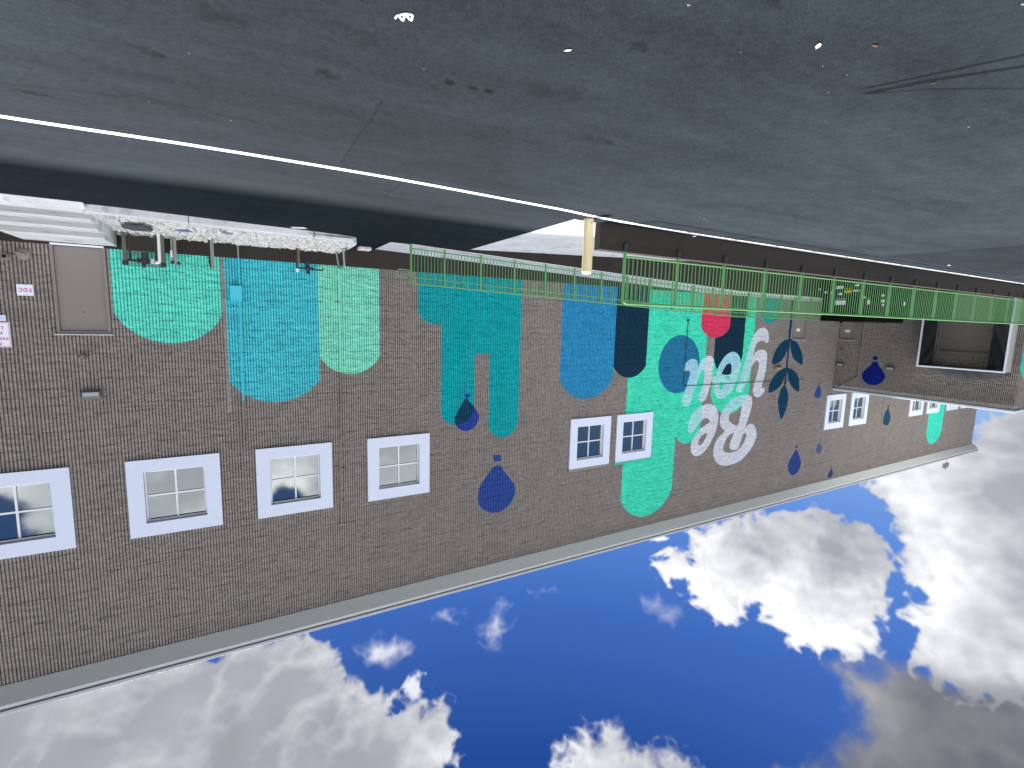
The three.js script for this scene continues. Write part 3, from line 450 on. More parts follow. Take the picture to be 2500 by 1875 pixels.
{
  const w = ribbedWall({ u0: END, u1: 9, y0: 0.575, y1: EAVE, place: (u, y, d) => [u, y, d], openings, layers, hidden: (u, y) => u < -30.4 && y < 4.6, joints: [[0.172, 0.248, 4.6], [-35.93, -35.87], [-25.27, -25.22]] });
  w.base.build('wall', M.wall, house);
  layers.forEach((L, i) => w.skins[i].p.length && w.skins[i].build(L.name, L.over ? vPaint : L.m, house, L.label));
  obj('base_band', rbox(END, 9, -0.4, 0.575, -0.3, 0.004, 0.003, 1), M.base, house, 'dark brown painted band at the foot of the wall');
  // the body behind the skin: back, end walls and roof
  obj('rear_wall', [span(END + 0.05, 9, -0.3, 11.1, -24, -23.7), span(END + 0.002, END + 0.3, -0.3, 11.1, -23.7, -0.03), span(8.7, 8.998, -0.3, 11.1, -23.7, -0.03)], M.smoothBrown, house);
  obj('roof', span(END, 9, 11.1, 11.3, -24, -0.05), M.roof, house);
  // inner leaf behind the ribs so that no light comes through the openings
  obj('inner_wall', (() => { const g = []; const xs = openings.slice().sort((a, b) => a[0] - b[0]); let x = END + 0.3; for (const o of xs) { g.push(span(x, o[0] - 0.02, 0, 11.1, -0.34, -0.07)); g.push(span(o[0] - 0.02, o[1] + 0.02, 0, o[2], -0.34, -0.07), span(o[0] - 0.02, o[1] + 0.02, o[3], 11.1, -0.34, -0.07)); x = o[1] + 0.02; } g.push(span(x, 8.7, 0, 11.1, -0.34, -0.07)); return g; })(), M.wall, house);
  // coved cornice with its coping, returned round the far end
  const prof = [[-0.3, EAVE], [0.02, EAVE], [0.335, 11.22], [0.335, 11.31], [-0.3, 11.31]];
  const run = (pr, name, m) => { const g = extrude(pr, 9 - END + pr.reduce((a, q) => Math.max(a, q[0]), 0)).rotateY(-Math.PI / 2); g.translate(9, 0, 0); return obj(name, g, m, house); };
  // extrude runs along -x after the turn
  run(prof, 'cornice', M.cornice);
  run([[-0.3, 11.312], [0.318, 11.312], [0.318, 11.328], [-0.3, 11.328]], 'cornice_seam', M.seam);
  run([[-0.3, 11.329], [0.375, 11.329], [0.382, 11.345], [0.382, 11.415], [0.36, 11.43], [-0.3, 11.44]], 'coping', M.coping);
  // windows
  const sashBars = [span(-0.665, 0.665, 0.655, 0.7, -0.11, -0.075), span(-0.022, 0.022, 0, 0.655, -0.11, -0.073), span(-0.022, 0.022, 0.7, 1.36, -0.11, -0.073)];
  winX.forEach((x, i) => {
    const ox = 0, oy = W0 + 0.31, ow = 0.665, oh = 1.365, z1 = 0.055, z0 = -0.2;
    const ring = new THREE.Shape([[x - 1.01, W0], [x + 1.01, W0], [x + 1.01, W1], [x - 1.01, W1]].map((q) => new THREE.Vector2(...q)));
    ring.holes.push(new THREE.Path([[x - ow, oy], [x - ow, oy + oh], [x + ow, oy + oh], [x + ow, oy]].map((q) => new THREE.Vector2(...q))));
    const t = obj('window', new THREE.ExtrudeGeometry(ring, { depth: z1 - z0 - 0.012, bevelEnabled: true, bevelSize: -0.006, bevelOffset: 0, bevelThickness: 0.006, bevelSegments: 1 }).translate(0, 0, z0 + 0.006), M.white, house);
    const y = oy;
    obj('frame', [span(x - ow + 0.001, x - ow + 0.045, y + 0.002, y + oh - 0.002, -0.13, -0.07), span(x + ow - 0.045, x + ow - 0.001, y + 0.002, y + oh - 0.002, -0.13, -0.07), span(x - ow + 0.045, x + ow - 0.045, y + 0.002, y + 0.05, -0.13, -0.068), span(x - ow + 0.045, x + ow - 0.045, y + oh - 0.05, y + oh - 0.002, -0.13, -0.072)], M.vinyl, t);
    for (const [a, b, c, d] of [[-1, 0, 0, 1], [0, 1, 0, 1], [-1, 0, 1, 2], [0, 1, 1, 2]]) {
      const xa = x + (a ? -ow + 0.04 : 0.018), xb = x + (b ? ow - 0.04 : -0.018), ya = y + (c ? 0.695 : 0.045), yb = y + (d === 1 ? 0.66 : oh - 0.045);
      const p = obj('pane', span(xa, xb, ya, yb, -0.118, -0.108), M.glass, t); p.rotation.set(0, 0, 0);
    }
    obj('muntin', sashBars.map((g) => g.clone().translate(x, y, 0)), M.vinyl, t);
    obj('head_strip', span(x - ow + 0.05, x + ow - 0.05, y + oh - 0.058, y + oh - 0.0505, -0.107, -0.071), M.seam, t);  // thin dark strip just below the top of the frame
    if (i === 4 || i === 5) obj('head_flashing', rbox(x - 1.05, x + 1.05, W1 + 0.002, W1 + 0.09, -0.02, 0.075, 0.006, 1), i === 4 ? M.smoothBrown : paintS(68, 222, 178), t);
    obj('room', span(x - ow - 0.3, x + ow + 0.3, y - 0.2, y + oh + 0.2, -0.4, -0.345), M.black, t);
  });
  // doors
  const door = (x0, x1, top, bottom, note) => {
    const d = obj('door', [rbox(x0, x0 + 0.06, bottom, top, -0.16, 0.012, 0.004, 1), rbox(x1 - 0.06, x1, bottom, top, -0.16, 0.012, 0.004, 1), rbox(x0 + 0.06, x1 - 0.06, top - 0.06, top, -0.16, 0.012, 0.004, 1)], M.smoothBrown, house);
    obj('door_leaf', rbox(x0 + 0.062, x1 - 0.062, bottom + 0.02, top - 0.062, -0.13, -0.04, 0.004, 1), M.smoothBrown, d);
    obj('drip_cap', [rbox(x0 - 0.03, x1 + 0.03, top + 0.004, top + 0.03, -0.02, 0.07, 0.005, 1)], M.cornice, d);
    obj('threshold', rbox(x0 + 0.02, x1 - 0.02, bottom - 0.03, bottom + 0.015, -0.12, 0.03, 0.004, 1), M.vinyl, d);
    if (note) obj('notice', rbox(note[0], note[1], note[2], note[3], -0.04, -0.034, 0.002, 1), M.paper, d);
    else obj('door_viewer', new THREE.CylinderGeometry(0.014, 0.014, 0.02, 12).rotateX(Math.PI / 2).translate((x0 + x1) / 2, 2.08, -0.032), M.lamp, d);
    return d;
  };
  door(2.57, 3.56, 2.58, 0.56);
  door(-26.5, -25.35, 2.6, 0.56, [-26.02, -25.72, 2.02, 2.17]);
}

// ------------------------------------------------------------------ the lower wing with the loading dock, at right angles to the long wall
const WX = -29.8, WZ = 7.55, WT = 5.36;
const wing = thing('dock_wing', 'lower brown ribbed wing with a white roof edge and a loading dock', 'building');
{
  const drop = poly([[[-1.86, 3.7], [-2.06, 3.68], [-2.17, 3.89], [-2.37, 4.13], [-2.5, 4.38], [-2.47, 4.59], [-2.27, 4.84], [-2.05, 4.93], [-1.77, 4.91], [-1.51, 4.73], [-1.4, 4.5], [-1.48, 4.23], [-1.74, 3.9]]]), cap = poly([[[-1.82, 3.39], [-2.05, 3.38], [-2.06, 3.58], [-1.83, 3.59]]], false);
  const L = [{ shape: drop }, { shape: cap }];
  const a = ribbedWall({ u0: -WZ, u1: -0.03, y0: 0.575, y1: WT, place: (u, y, d) => [WX + d, y, -u], openings: [[-0.86, -0.05, 0.5, 2.57], [-6.45, -4.55, -2, 2.9]], layers: L });
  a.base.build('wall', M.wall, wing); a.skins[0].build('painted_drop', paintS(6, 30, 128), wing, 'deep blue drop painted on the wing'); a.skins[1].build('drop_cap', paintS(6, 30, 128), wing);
  const b = ribbedWall({ u0: -46, u1: WX, y0: 0.0, y1: WT, place: (u, y, d) => [u, y, WZ + d], layers: [{ shape: disc(-30.9, 2.78, 1.32) }] });
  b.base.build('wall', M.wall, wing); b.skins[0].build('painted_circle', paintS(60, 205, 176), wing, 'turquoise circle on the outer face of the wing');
  obj('base_band', [span(WX - 0.3, WX + 0.004, -1.6, 0.575, 0.03, 4.5), span(WX - 0.3, WX + 0.004, -1.6, 0.575, 6.5, WZ - 0.002), span(WX - 0.3, WX + 0.004, -1.6, -0.2, 4.5, 6.5)], M.base, wing);
  obj('inner_wall', [span(WX - 0.3, WX - 0.07, 0.58, WT, 0.9, 4.55), span(WX - 0.3, WX - 0.07, 0.58, WT, 6.45, WZ - 0.05), span(WX - 0.3, WX - 0.07, 2.9, WT, 4.55, 6.45), span(WX - 0.3, WX - 0.07, 2.58, WT, 0.02, 0.9), span(-46, WX - 0.31, -0.2, WT, WZ - 0.3, WZ - 0.07)], M.wall, wing);
  obj('roof', span(-46, WX - 0.01, WT - 0.2, WT - 0.02, 0.05, WZ - 0.01), M.roof, wing);
  obj('coping', [rbox(WX - 0.3, WX + 0.06, WT + 0.002, WT + 0.11, 0.03, WZ + 0.06, 0.01), rbox(-46, WX - 0.302, WT + 0.002, WT + 0.11, WZ - 0.3, WZ + 0.06, 0.01)], M.white, wing, 'white metal roof edge of the wing');
  const recess = mat({ color: lin(0.16, 0.138, 0.12), roughness: 0.85 });  // brown darkened in the colour to stand in for shade inside the shelter
  const dd = obj('dock_door', [span(WX - 0.3, WX - 0.2, -0.2, 0.1, 4.5, 6.5), span(WX - 0.2, WX + 0.01, 2.9, 3.12, 4.5, 6.5), span(WX - 0.2, WX + 0.012, -0.2, 2.9, 4.5, 4.6), span(WX - 0.2, WX + 0.012, -0.2, 2.9, 6.4, 6.5)], recess, wing, 'brown roll-up dock door');
  for (let i = 0; i < 24; i++) obj('slat', rbox(WX - 0.17, WX - 0.13, -0.1 + i * 0.125, -0.1 + i * 0.125 + 0.121, 4.6, 6.4, 0.012, 2), recess, dd);
  const d = obj('door', [rbox(WX - 0.16, WX + 0.012, 0.55, 2.55, 0.06, 0.12, 0.004, 1), rbox(WX - 0.16, WX + 0.012, 0.55, 2.55, 0.79, 0.85, 0.004, 1), rbox(WX - 0.16, WX + 0.012, 2.49, 2.55, 0.12, 0.79, 0.004, 1)], M.smoothBrown, wing);
  obj('door_leaf', rbox(WX - 0.13, WX - 0.04, 0.57, 2.488, 0.122, 0.788, 0.004, 1), M.smoothBrown, d);
  obj('drip_cap', rbox(WX - 0.02, WX + 0.08, 2.58, 2.61, 0.03, 0.9, 0.005, 1), M.cornice, d);
  obj('notice', rbox(WX - 0.04, WX - 0.034, 2.02, 2.16, 0.28, 0.54, 0.002, 1), M.paper, d);
}
{ // padded shelter round the dock door
  const s = thing('dock_shelter', 'black curtained dock shelter with white edges and a sagging tarpaulin roof', 'dock shelter');
  const X0 = WX + 0.004, X1 = -29.1, Z0 = 4.06, Z1 = 7.26, Y1 = 3.68, Yb = -0.6;
  obj('side_panel', rbox(X0, X1, Yb, Y1, Z1 - 0.06, Z1, 0.008), mat({ color: lin(0.42, 0.41, 0.36), roughness: 0.7 }), s);
  obj('side_panel', rbox(X0, X1, Yb, Y1, Z0, Z0 + 0.06, 0.008), mat({ color: lin(0.42, 0.41, 0.36), roughness: 0.7 }), s);
  for (const [z0, z1] of [[Z0 - 0.004, Z0 + 0.07], [Z1 - 0.07, Z1 + 0.004]]) obj('edge_trim', rbox(X1, X1 + 0.03, Yb, Y1 + 0.02, z0, z1, 0.006), M.white, s);
  obj('edge_trim', rbox(X1, X1 + 0.03, Y1 - 0.045, Y1 + 0.02, Z0 + 0.072, Z1 - 0.072, 0.006), M.white, s);
  const curtain = (za, zb, flip) => { const P = [], I = []; const nx = 10, ny = 24; for (let j = 0; j <= ny; j++) for (let i = 0; i <= nx; i++) { const t = i / nx, y = mix(Yb, Y1 - 0.05, j / ny); P.push(X1 - 0.02 - 0.1 * t + 0.03 * Math.sin(j * 0.8 + t * 5) * t + 0.05 * smooth(0.6, 1, j / ny) * Math.sin(t * 9 + j), y, mix(za, zb, t)); } for (let j = 0; j < ny; j++) for (let i = 0; i < nx; i++) { const a = j * (nx + 1) + i, b = a + 1, c = a + nx + 1, d = c + 1; I.push(a, b, d, a, d, c); } const g = new THREE.BufferGeometry(); g.setAttribute('position', new THREE.Float32BufferAttribute(P, 3)); g.setIndex(I); g.computeVertexNormals(); return g; };
  const cm = mat({ color: lin(0.0035, 0.004, 0.007), roughness: 0.85, side: THREE.DoubleSide });
  obj('curtain', curtain(Z0 + 0.06, 4.62), cm, s); obj('curtain', curtain(Z1 - 0.06, 6.62), cm, s);
  // tarpaulin: from the front bar it billows up over hoops to the wall
  const P = [], I = [], nx = 40, nz = 10;
  for (let j = 0; j <= nz; j++) for (let i = 0; i <= nx; i++) {
    const t = i / nx, s2 = j / nz, z = mix(Z0, Z1, t), swell = Math.pow(Math.sin(Math.PI * Math.min(1, t * 0.92 + 0.04)), 0.8) * mix(0.75, 1.15, t);
    const y = Y1 + 0.02 + swell * 0.5 * Math.sin(Math.PI * 0.5 * Math.min(1, s2 * 2.2)) * (1 - 0.15 * s2) + 0.06 * noise.noise(t * 13, s2 * 6, 2) * swell + 0.03 * Math.abs(Math.sin(t * 19 + s2 * 3)) * swell;
    P.push(mix(X1 + 0.01, X0 + 0.01, s2), y, z);
  }
  for (let j = 0; j < nz; j++) for (let i = 0; i < nx; i++) { const a = j * (nx + 1) + i, b = a + 1, c = a + nx + 1, d = c + 1; I.push(a, b, d, a, d, c); }
  const g = new THREE.BufferGeometry(); g.setAttribute('position', new THREE.Float32BufferAttribute(P, 3)); g.setIndex(I); g.computeVertexNormals();
  const tm = M.tarp.clone(); tm.side = THREE.DoubleSide; obj('tarpaulin', g, tm, s);
  obj('head_beam', span(X0, X1 - 0.01, Y1 - 0.1, Y1 - 0.05, Z0 + 0.06, Z1 - 0.06), M.black, s);
}

// ------------------------------------------------------------------ sunken drive, its walls, the access ramp
const driveY = (x) => -0.002 - 0.05 * Math.max(0, -6.03 - x) * 0.9;
{
  const P = [], U = [], I = [], n = 40;
  for (let i = 0; i <= n; i++) { const t = i / n; for (const [z, x0] of [[1.2, -6.05], [6.95, -5.9]]) { const x = mix(x0, WX, t), q = t === 0 ? 0.001 : driveY(x) + 0.004; P.push(x, q, z); U.push(x, z); } if (i) { const a = i * 2; I.push(a - 2, a - 1, a + 1, a - 2, a + 1, a); } }
  const g = new THREE.BufferGeometry(); g.setAttribute('position', new THREE.Float32BufferAttribute(P, 3)); g.setAttribute('uv', new THREE.Float32BufferAttribute(U, 2)); g.setIndex(I); g.computeVertexNormals();
  const m = M.paleConcrete.clone(); m.side = THREE.DoubleSide;
  const o = obj('driveway', g, m, scene); o.userData.kind = 'structure'; tag(o, 'pale concrete drive sloping down to the loading dock between two brown walls', 'driveway');
}
const deckY = (x) => clamp(0.02 + 0.0382 * (-4.3 - x), 0.004, 0.555);
{
  const r = thing('access_ramp', 'raised concrete walkway ramping up along the mural wall with a brown side wall', 'ramp');
  const side = extrude([[-29.79, -1.6], [-4.3, -1.6], [-4.3, 0.0], [-4.3, deckY(-4.3) - 0.005], [-18.3, 0.545], [-29.79, 0.545]], 0.18).translate(0, 0, 1.62);
  obj('side_wall', side, M.retaining, r);
  const deck = extrude([[-29.79, 0.3], [-18.3, 0.3], [-4.3, -0.2], [-3.75, -0.2], [-3.75, 0.006], [-4.3, 0.02], [-18.3, 0.556], [-29.79, 0.556]], 1.62).translate(0, 0, 0.004);
  obj('deck', deck, M.paleConcrete, r);
  const lip = extrude([[-29.79, 0.546], [-18.3, 0.546], [-4.3, deckY(-4.3) - 0.004], [-4.3, 0.028], [-18.3, 0.563], [-29.79, 0.563]], 0.19).translate(0, 0, 1.623);
  obj('deck_edge', lip, M.paleConcrete, r);
}
const GZ = 7.05;
{
  const w = thing('guard_wall', 'low dark brown concrete wall along the drive carrying the near green railing', 'wall', [-6.5, 0, 7.05], 0.025);
  obj('wall_body', rbox(-27, 0, -1.6, 0.525, -0.2, 0, 0.012), M.retaining, w);
}

// ------------------------------------------------------------------ green railings
function railing(name, label, { at = [0, 0, 0], turn = 0, x0, x1, z, foot, bay, first, per, top, bars, loop }) {
  const r = thing(name, label, 'railing', at, turn, 'green steel railings');
  const posts = [x0]; for (let x = x0 - first; x > x1 - 0.01; x -= bay) posts.push(x);
  const last = posts[posts.length - 1];
  const unitPost = new THREE.BoxGeometry(0.05, 1, 0.05), unitBar = new THREE.CylinderGeometry(0.0105, 0.0105, 1, 6);
  const put = (geo, n, x, ya, yb, dx = 0) => { const m = obj(n, geo, M.green, r); m.position.set(x, (ya + yb) / 2, z); m.scale.set(1, yb - ya, 1); if (dx) m.rotation.z = dx; return m; };
  posts.forEach((x, i) => {
    put(unitPost, 'post', x, foot(x) - 0.02, foot(x) + top - 0.01);
    if (i === posts.length - 1) return;
    const nx = posts[i + 1], k = i ? per : Math.round(per * first / bay);
    for (let j = 1; j <= k; j++) { const px = mix(x, nx, j / (k + 1)); put(unitBar, 'baluster', px, foot(px) + 0.1, foot(px) + top - 0.02, px > -4.9 && Math.abs(j - 5) < 0.1 && loop ? 0.02 : 0); }
  });
  const line = (h, rad, n) => { const pts = [x0, ...[-18.3].filter((x) => x < x0 && x > last), last].map((x) => [x, foot(x) + h, z]); return obj(n, pts.slice(1).map((q, i) => rod(pts[i], q, rad, 10)), M.green, r); };
  for (const [h, rad, n] of bars) line(h, rad, n);
  if (loop) loop(r);
  return r;
}
railing('railing', 'far green railing climbing the walkway ramp along the mural wall, in shade', { x0: -4.29, x1: -29.5, z: 1.72, foot: deckY, bay: 1.145, first: 0.98, per: 10, top: 1.035, bars: [[1.035, 0.024, 'top_rail'], [0.1, 0.018, 'bottom_rail'], [0.87, 0.015, 'handrail']],
  loop: (r) => obj('rail_loop', bend([[-4.29, 0.9, 1.66], [-3.93, 0.89, 1.66], [-3.93, 0.69, 1.66], [-4.29, 0.7, 1.66]], 0.019, 0.095), M.green, r) });
railing('railing', 'near green railing standing on the low wall beside the drive, top rail in sun', { at: [-6.5, 0, 7.05], turn: 0.025, x0: -0.65, x1: -27, z: 0.012, foot: () => 0.525, bay: 1.53, first: 1.53, per: 12, top: 1.055, bars: [[0.09, 0.02, 'bottom_rail']],
  loop: (r) => { const end = -0.65 - 1.53 * 17; obj('top_rail', bend([[-0.65, 1.2, 0.012], [-0.65, 1.58, 0.012], [end, 1.58, 0.012]], 0.027, 0.14), M.green, r);
    for (let x = -0.65; x > -27; x -= 1.53) obj('bracket', rbox(x - 0.055, x + 0.055, 0.36, 0.53, 0.002, 0.05, 0.006, 1), M.iron, r); } });

// ------------------------------------------------------------------ steps, kerb, gravel
{
  const s = thing('steps', 'white concrete steps with a landing up to the brown metal door', 'steps');
  const x0 = 2.34, x1 = 3.98;
  obj('landing', rbox(x0, x1, -0.1, 0.51, 0.006, 1.3, 0.012), M.concrete, s);
  obj('tread', rbox(x0 + 0.02, x1 + 0.3, -0.1, 0.385, 1.3, 1.75, 0.012), M.concrete, s);
  obj('tread', rbox(x0 + 0.04, x1 + 0.4, -0.1, 0.26, 1.75, 2.17, 0.012), M.concrete, s);
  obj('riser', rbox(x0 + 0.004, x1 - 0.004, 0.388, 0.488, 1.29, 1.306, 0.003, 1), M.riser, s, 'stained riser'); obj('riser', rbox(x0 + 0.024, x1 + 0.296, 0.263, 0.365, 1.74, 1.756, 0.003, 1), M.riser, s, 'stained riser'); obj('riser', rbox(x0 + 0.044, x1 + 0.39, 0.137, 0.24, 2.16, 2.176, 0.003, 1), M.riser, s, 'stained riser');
  obj('apron', extrude([[-2.17, -0.1], [-2.17, 0.135], [-2.28, 0.135], [-2.62, 0.006], [-2.62, -0.1]], 2.2).rotateY(Math.PI / 2).translate(x0 + 0.06, 0, 0), M.concrete, s);
}
{
  const k = thing('kerb', 'grey concrete kerb with a rounded end edging the gravel bed', 'kerb');
  const path = [[2.36, 0.1], [2.36, 2.3], [2.3, 2.36], [0, 2.14], [-2.45, 1.88], [-2.66, 1.8], [-2.76, 1.6], [-2.78, 0.1]];
  const c = new THREE.CatmullRomCurve3(path.map((q) => new THREE.Vector3(q[0], 0, q[1])), false, 'centripetal');
  const N = 160, P = [], U = [], I = [], pr = [[-0.11, -0.05], [-0.11, 0.13], [-0.09, 0.15], [0.08, 0.15], [0.105, 0.125], [0.125, -0.05]];
  for (let i = 0; i <= N; i++) { const q = c.getPoint(i / N), t = c.getTangent(i / N); pr.forEach(([o, y], j) => { P.push(q.x - t.z * o, y, q.z + t.x * o); U.push(i * 0.06, j * 0.08); }); if (i) for (let j = 0; j < pr.length - 1; j++) { const a = (i - 1) * pr.length + j, b = a + pr.length; I.push(a, b, a + 1, b, b + 1, a + 1); } }
  const g = new THREE.BufferGeometry(); g.setAttribute('position', new THREE.Float32BufferAttribute(P, 3)); g.setAttribute('uv', new THREE.Float32BufferAttribute(U, 2)); g.setIndex(I); const gg = g.toNonIndexed(); gg.computeVertexNormals();
  const m = M.concrete.clone(); m.side = THREE.DoubleSide; obj('kerb_stone', gg, m, k);
  obj('joint', [rbox(0.74, 0.752, 0, 0.1505, 2.16, 2.345, 0.002, 1), rbox(-1.776, -1.764, 0, 0.1505, 1.9, 2.1, 0.002, 1)], M.seam, k);
}
{ // gravel bed
  const bedY = (x, z) => 0.1 + 0.1 * smooth(2, 0, z) + 0.02 * noise.noise(x * 2, z * 2, 3);
  const gm = mat({ color: lin(0.8, 0.78, 0.75), roughness: 0.9, bumpMap: fine(6), bumpScale: 0.004 });
  const mound = new THREE.PlaneGeometry(5, 2.1, 60, 30).rotateX(-Math.PI / 2).translate(-0.25, 0, 1.06); const pp = mound.attributes.position; for (let i = 0; i < pp.count; i++) pp.setY(i, bedY(pp.getX(i), pp.getZ(i)) - 0.02);
  mound.computeVertexNormals();
  const stones = [];
  const baseG = new THREE.IcosahedronGeometry(1, 1), bp = baseG.attributes.position;
  const geo = baseG.clone(); const gp = geo.attributes.position; for (let i = 0; i < gp.count; i++) { const k = 0.8 + 0.3 * noise.noise(bp.getX(i) * 2, bp.getY(i) * 2, bp.getZ(i) * 2); gp.setXYZ(i, bp.getX(i) * k, bp.getY(i) * k * 0.7, bp.getZ(i) * k); } geo.computeVertexNormals();
  const inst = new THREE.InstancedMesh(geo, gm, 5200); inst.name = 'gravel'; const mt = new THREE.Matrix4(), qq = new THREE.Quaternion(), ee = new THREE.Euler(), cc = new THREE.Color();
  for (let i = 0; i < 5200; i++) { let x, z; do { x = -2.7 + rnd() * 5; z = 0.03 + rnd() * 2.2; } while (z > 2.06 + x * 0.1 - 0.03); const s = 0.018 + rnd() ** 2 * 0.035; ee.set(rnd() * 6, rnd() * 6, rnd() * 6); qq.setFromEuler(ee); mt.compose(new THREE.Vector3(x, bedY(x, z) + s * 0.2, z), qq, new THREE.Vector3(s, s, s)); inst.setMatrixAt(i, mt); const t = 0.72 + rnd() * 0.4; inst.setColorAt(i, cc.setRGB(t, t * 0.985, t * 0.95)); }
  inst.castShadow = inst.receiveShadow = true; inst.userData.kind = 'stuff'; tag(inst, 'pale crushed stone filling the bed between kerb and wall', 'gravel'); scene.add(inst);
  const soil = obj('gravel_bed', mound, mat({ color: lin(0.5, 0.48, 0.45), roughness: 0.95 }), scene); soil.userData.kind = 'structure'; tag(soil, 'ground under the pale crushed stone beside the steps', 'gravel bed');
}

// ------------------------------------------------------------------ street furniture and fittings
{
  const b = thing('bollard', 'cream painted steel bollard at the corner of the drive', 'bollard', [-6.12, 0, 7.14]);
  obj('pipe', new THREE.LatheGeometry([[0.098, 0], [0.1, 0.01], [0.1, 1.0], [0.097, 1.012], [0.085, 1.035], [0.06, 1.05], [0.0001, 1.056]].map((q) => new THREE.Vector2(...q)), 32), M.cream, b);
  for (const [a, y] of [[0.1, 0.05], [0.5, 0.08], [-0.5, 0.07]]) obj('rust_spot', new THREE.SphereGeometry(0.011, 8, 6).scale(1, 1.3, 0.3).translate(Math.sin(a) * 0.0, 0, 0).translate(0, 0, 0.1).rotateY(a - 0.4).translate(0, y, 0), M.rust, b);
}
const ground = (x, z) => 0.1 + 0.1 * smooth(2, 0, z);
{ // first pipework by the steps, in its wire cage between two posts
  const t = thing('backflow_preventer', 'caged pipework between two old green posts beside the steps, with a white lagged pipe', 'pipework', [0, 0, 0], 0, 'outdoor pipework on the gravel bed');
  const z = 0.45, xa = 2.14, xb = 1.41;
  for (const x of [xa, xb]) { const p = obj('post', rbox(x - 0.038, x + 0.038, 0.05, 0.955, z - 0.038, z + 0.038, 0.006, 1), M.oldGreen, t); obj('clamp', rbox(x - 0.055, x + 0.055, 0.86, 0.96, z - 0.05, z + 0.055, 0.012, 2), M.iron, p); }
  obj('pipe', [rod([xa - 0.03, 0.83, z - 0.06], [xb + 0.12, 0.85, z - 0.06], 0.026, 12)], M.iron, t);
  obj('valve_body', [new THREE.SphereGeometry(0.085, 20, 14).scale(1.15, 0.9, 0.9).translate(1.78, 0.83, z - 0.06), new THREE.CylinderGeometry(0.05, 0.07, 0.15, 16).translate(1.77, 0.73, z - 0.06), new THREE.CylinderGeometry(0.075, 0.075, 0.03, 16).translate(1.77, 0.65, z - 0.06), new THREE.CylinderGeometry(0.06, 0.06, 0.05, 16).rotateZ(Math.PI / 2).translate(1.66, 0.835, z - 0.06), new THREE.CylinderGeometry(0.06, 0.06, 0.05, 16).rotateZ(Math.PI / 2).translate(1.9, 0.83, z - 0.06), new THREE.CylinderGeometry(0.03, 0.04, 0.1, 12).translate(1.8, 0.94, z - 0.06)], M.iron, t);
  obj('tag', rbox(1.58, 1.66, 0.78, 0.9, z + 0.01, z + 0.025, 0.006, 1), M.paper, t, 'small white box');
  obj('lagged_pipe', [bend([[1.47, 0.1, z + 0.02], [1.48, 0.86, z + 0.03], [1.57, 0.87, z + 0.03]], 0.034, 0.05, 14), rod([1.475, 0.5, z + 0.022], [1.475, 0.51, z + 0.022], 0.037, 14)], M.vinyl, t);
  obj('riser', [rod([2.04, 0.08, z - 0.06], [2.05, 0.83, z - 0.06], 0.03, 12), rod([1.55, 0.08, z - 0.08], [1.55, 0.8, z - 0.07], 0.024, 12)], M.rust, t);
  const wires = []; for (let i = 1; i < 16; i++) { const x = mix(xb, xa, i / 16); wires.push(rod([x, 0.1, z + 0.035], [x, 0.95, z + 0.035], 0.0022, 4), rod([x, 0.1, z - 0.19], [x, 0.95, z - 0.19], 0.0022, 4)); } for (let i = 0; i < 19; i++) { const y = 0.12 + i * 0.046; wires.push(rod([xb, y, z + 0.035], [xa, y, z + 0.035], 0.0022, 4), rod([xb, y, z - 0.19], [xa, y, z - 0.19], 0.0022, 4)); }
  const wm = obj('wire_mesh', wires, M.oldGreen, t); wm.userData.kind = 'stuff';
  obj('cage_top', [span(xb, xa, 0.945, 0.953, z - 0.2, z + 0.035)], M.oldGreen, t);
}
{
  const t = thing('backflow_preventer', 'dark valve with side arms on a spiral sleeved pipe, small white tag', 'pipework', [0, 0, 0], 0, 'outdoor pipework on the gravel bed');
  const z = 0.3;
  obj('riser', [rod([-1.57, 0.1, z], [-1.55, 0.72, z], 0.026, 12)], M.rust, t);
  const sp = []; for (let i = 0; i <= 90; i++) { const a = i / 90 * Math.PI * 26; sp.push([-1.6 + Math.cos(a) * 0.022, 0.14 + i / 90 * 0.45, z + 0.03 + Math.sin(a) * 0.022]); }
  obj('spiral_sleeve', tube(sp, 0.009, 220, 5), M.post, t);
  obj('pipe', [rod([-1.55, 0.73, z], [-2.2, 0.76, z], 0.022, 10), rod([-2.2, 0.76, z], [-2.24, 0.7, z], 0.02, 10)], M.iron, t);
  obj('valve_body', [new THREE.SphereGeometry(0.075, 18, 12).scale(1.1, 1, 0.9).translate(-1.83, 0.73, z), new THREE.CylinderGeometry(0.045, 0.06, 0.14, 14).translate(-1.81, 0.63, z), new THREE.CylinderGeometry(0.07, 0.07, 0.03, 14).translate(-1.81, 0.56, z), new THREE.CylinderGeometry(0.05, 0.05, 0.04, 14).rotateZ(Math.PI / 2).translate(-1.95, 0.74, z), new THREE.CylinderGeometry(0.05, 0.04, 0.1, 12).translate(-1.84, 0.83, z)], M.iron, t);
  obj('tag', rbox(-1.6, -1.52, 0.76, 0.85, z + 0.03, z + 0.045, 0.006, 1), M.paper, t);
}
{
  const t = thing('guard_post', 'grey post with a small white pipe and black lock near its top', 'post', [1.16, 0, 0.5]);
  obj('post', rbox(-0.03, 0.03, 0.05, 0.9, -0.02, 0.04, 0.006, 1), M.post, t); obj('pipe', rod([0.06, 0.1, 0], [0.065, 0.86, 0], 0.024, 10), M.post, t);
  obj('white_pipe', rod([0.075, 0.55, 0.03], [0.075, 0.72, 0.03], 0.02, 12), M.vinyl, t);
  obj('lock', [new THREE.SphereGeometry(0.045, 12, 8).translate(0.06, 0.83, 0), new THREE.SphereGeometry(0.04, 12, 8).translate(-0.06, 0.84, 0)], M.iron, t);
}
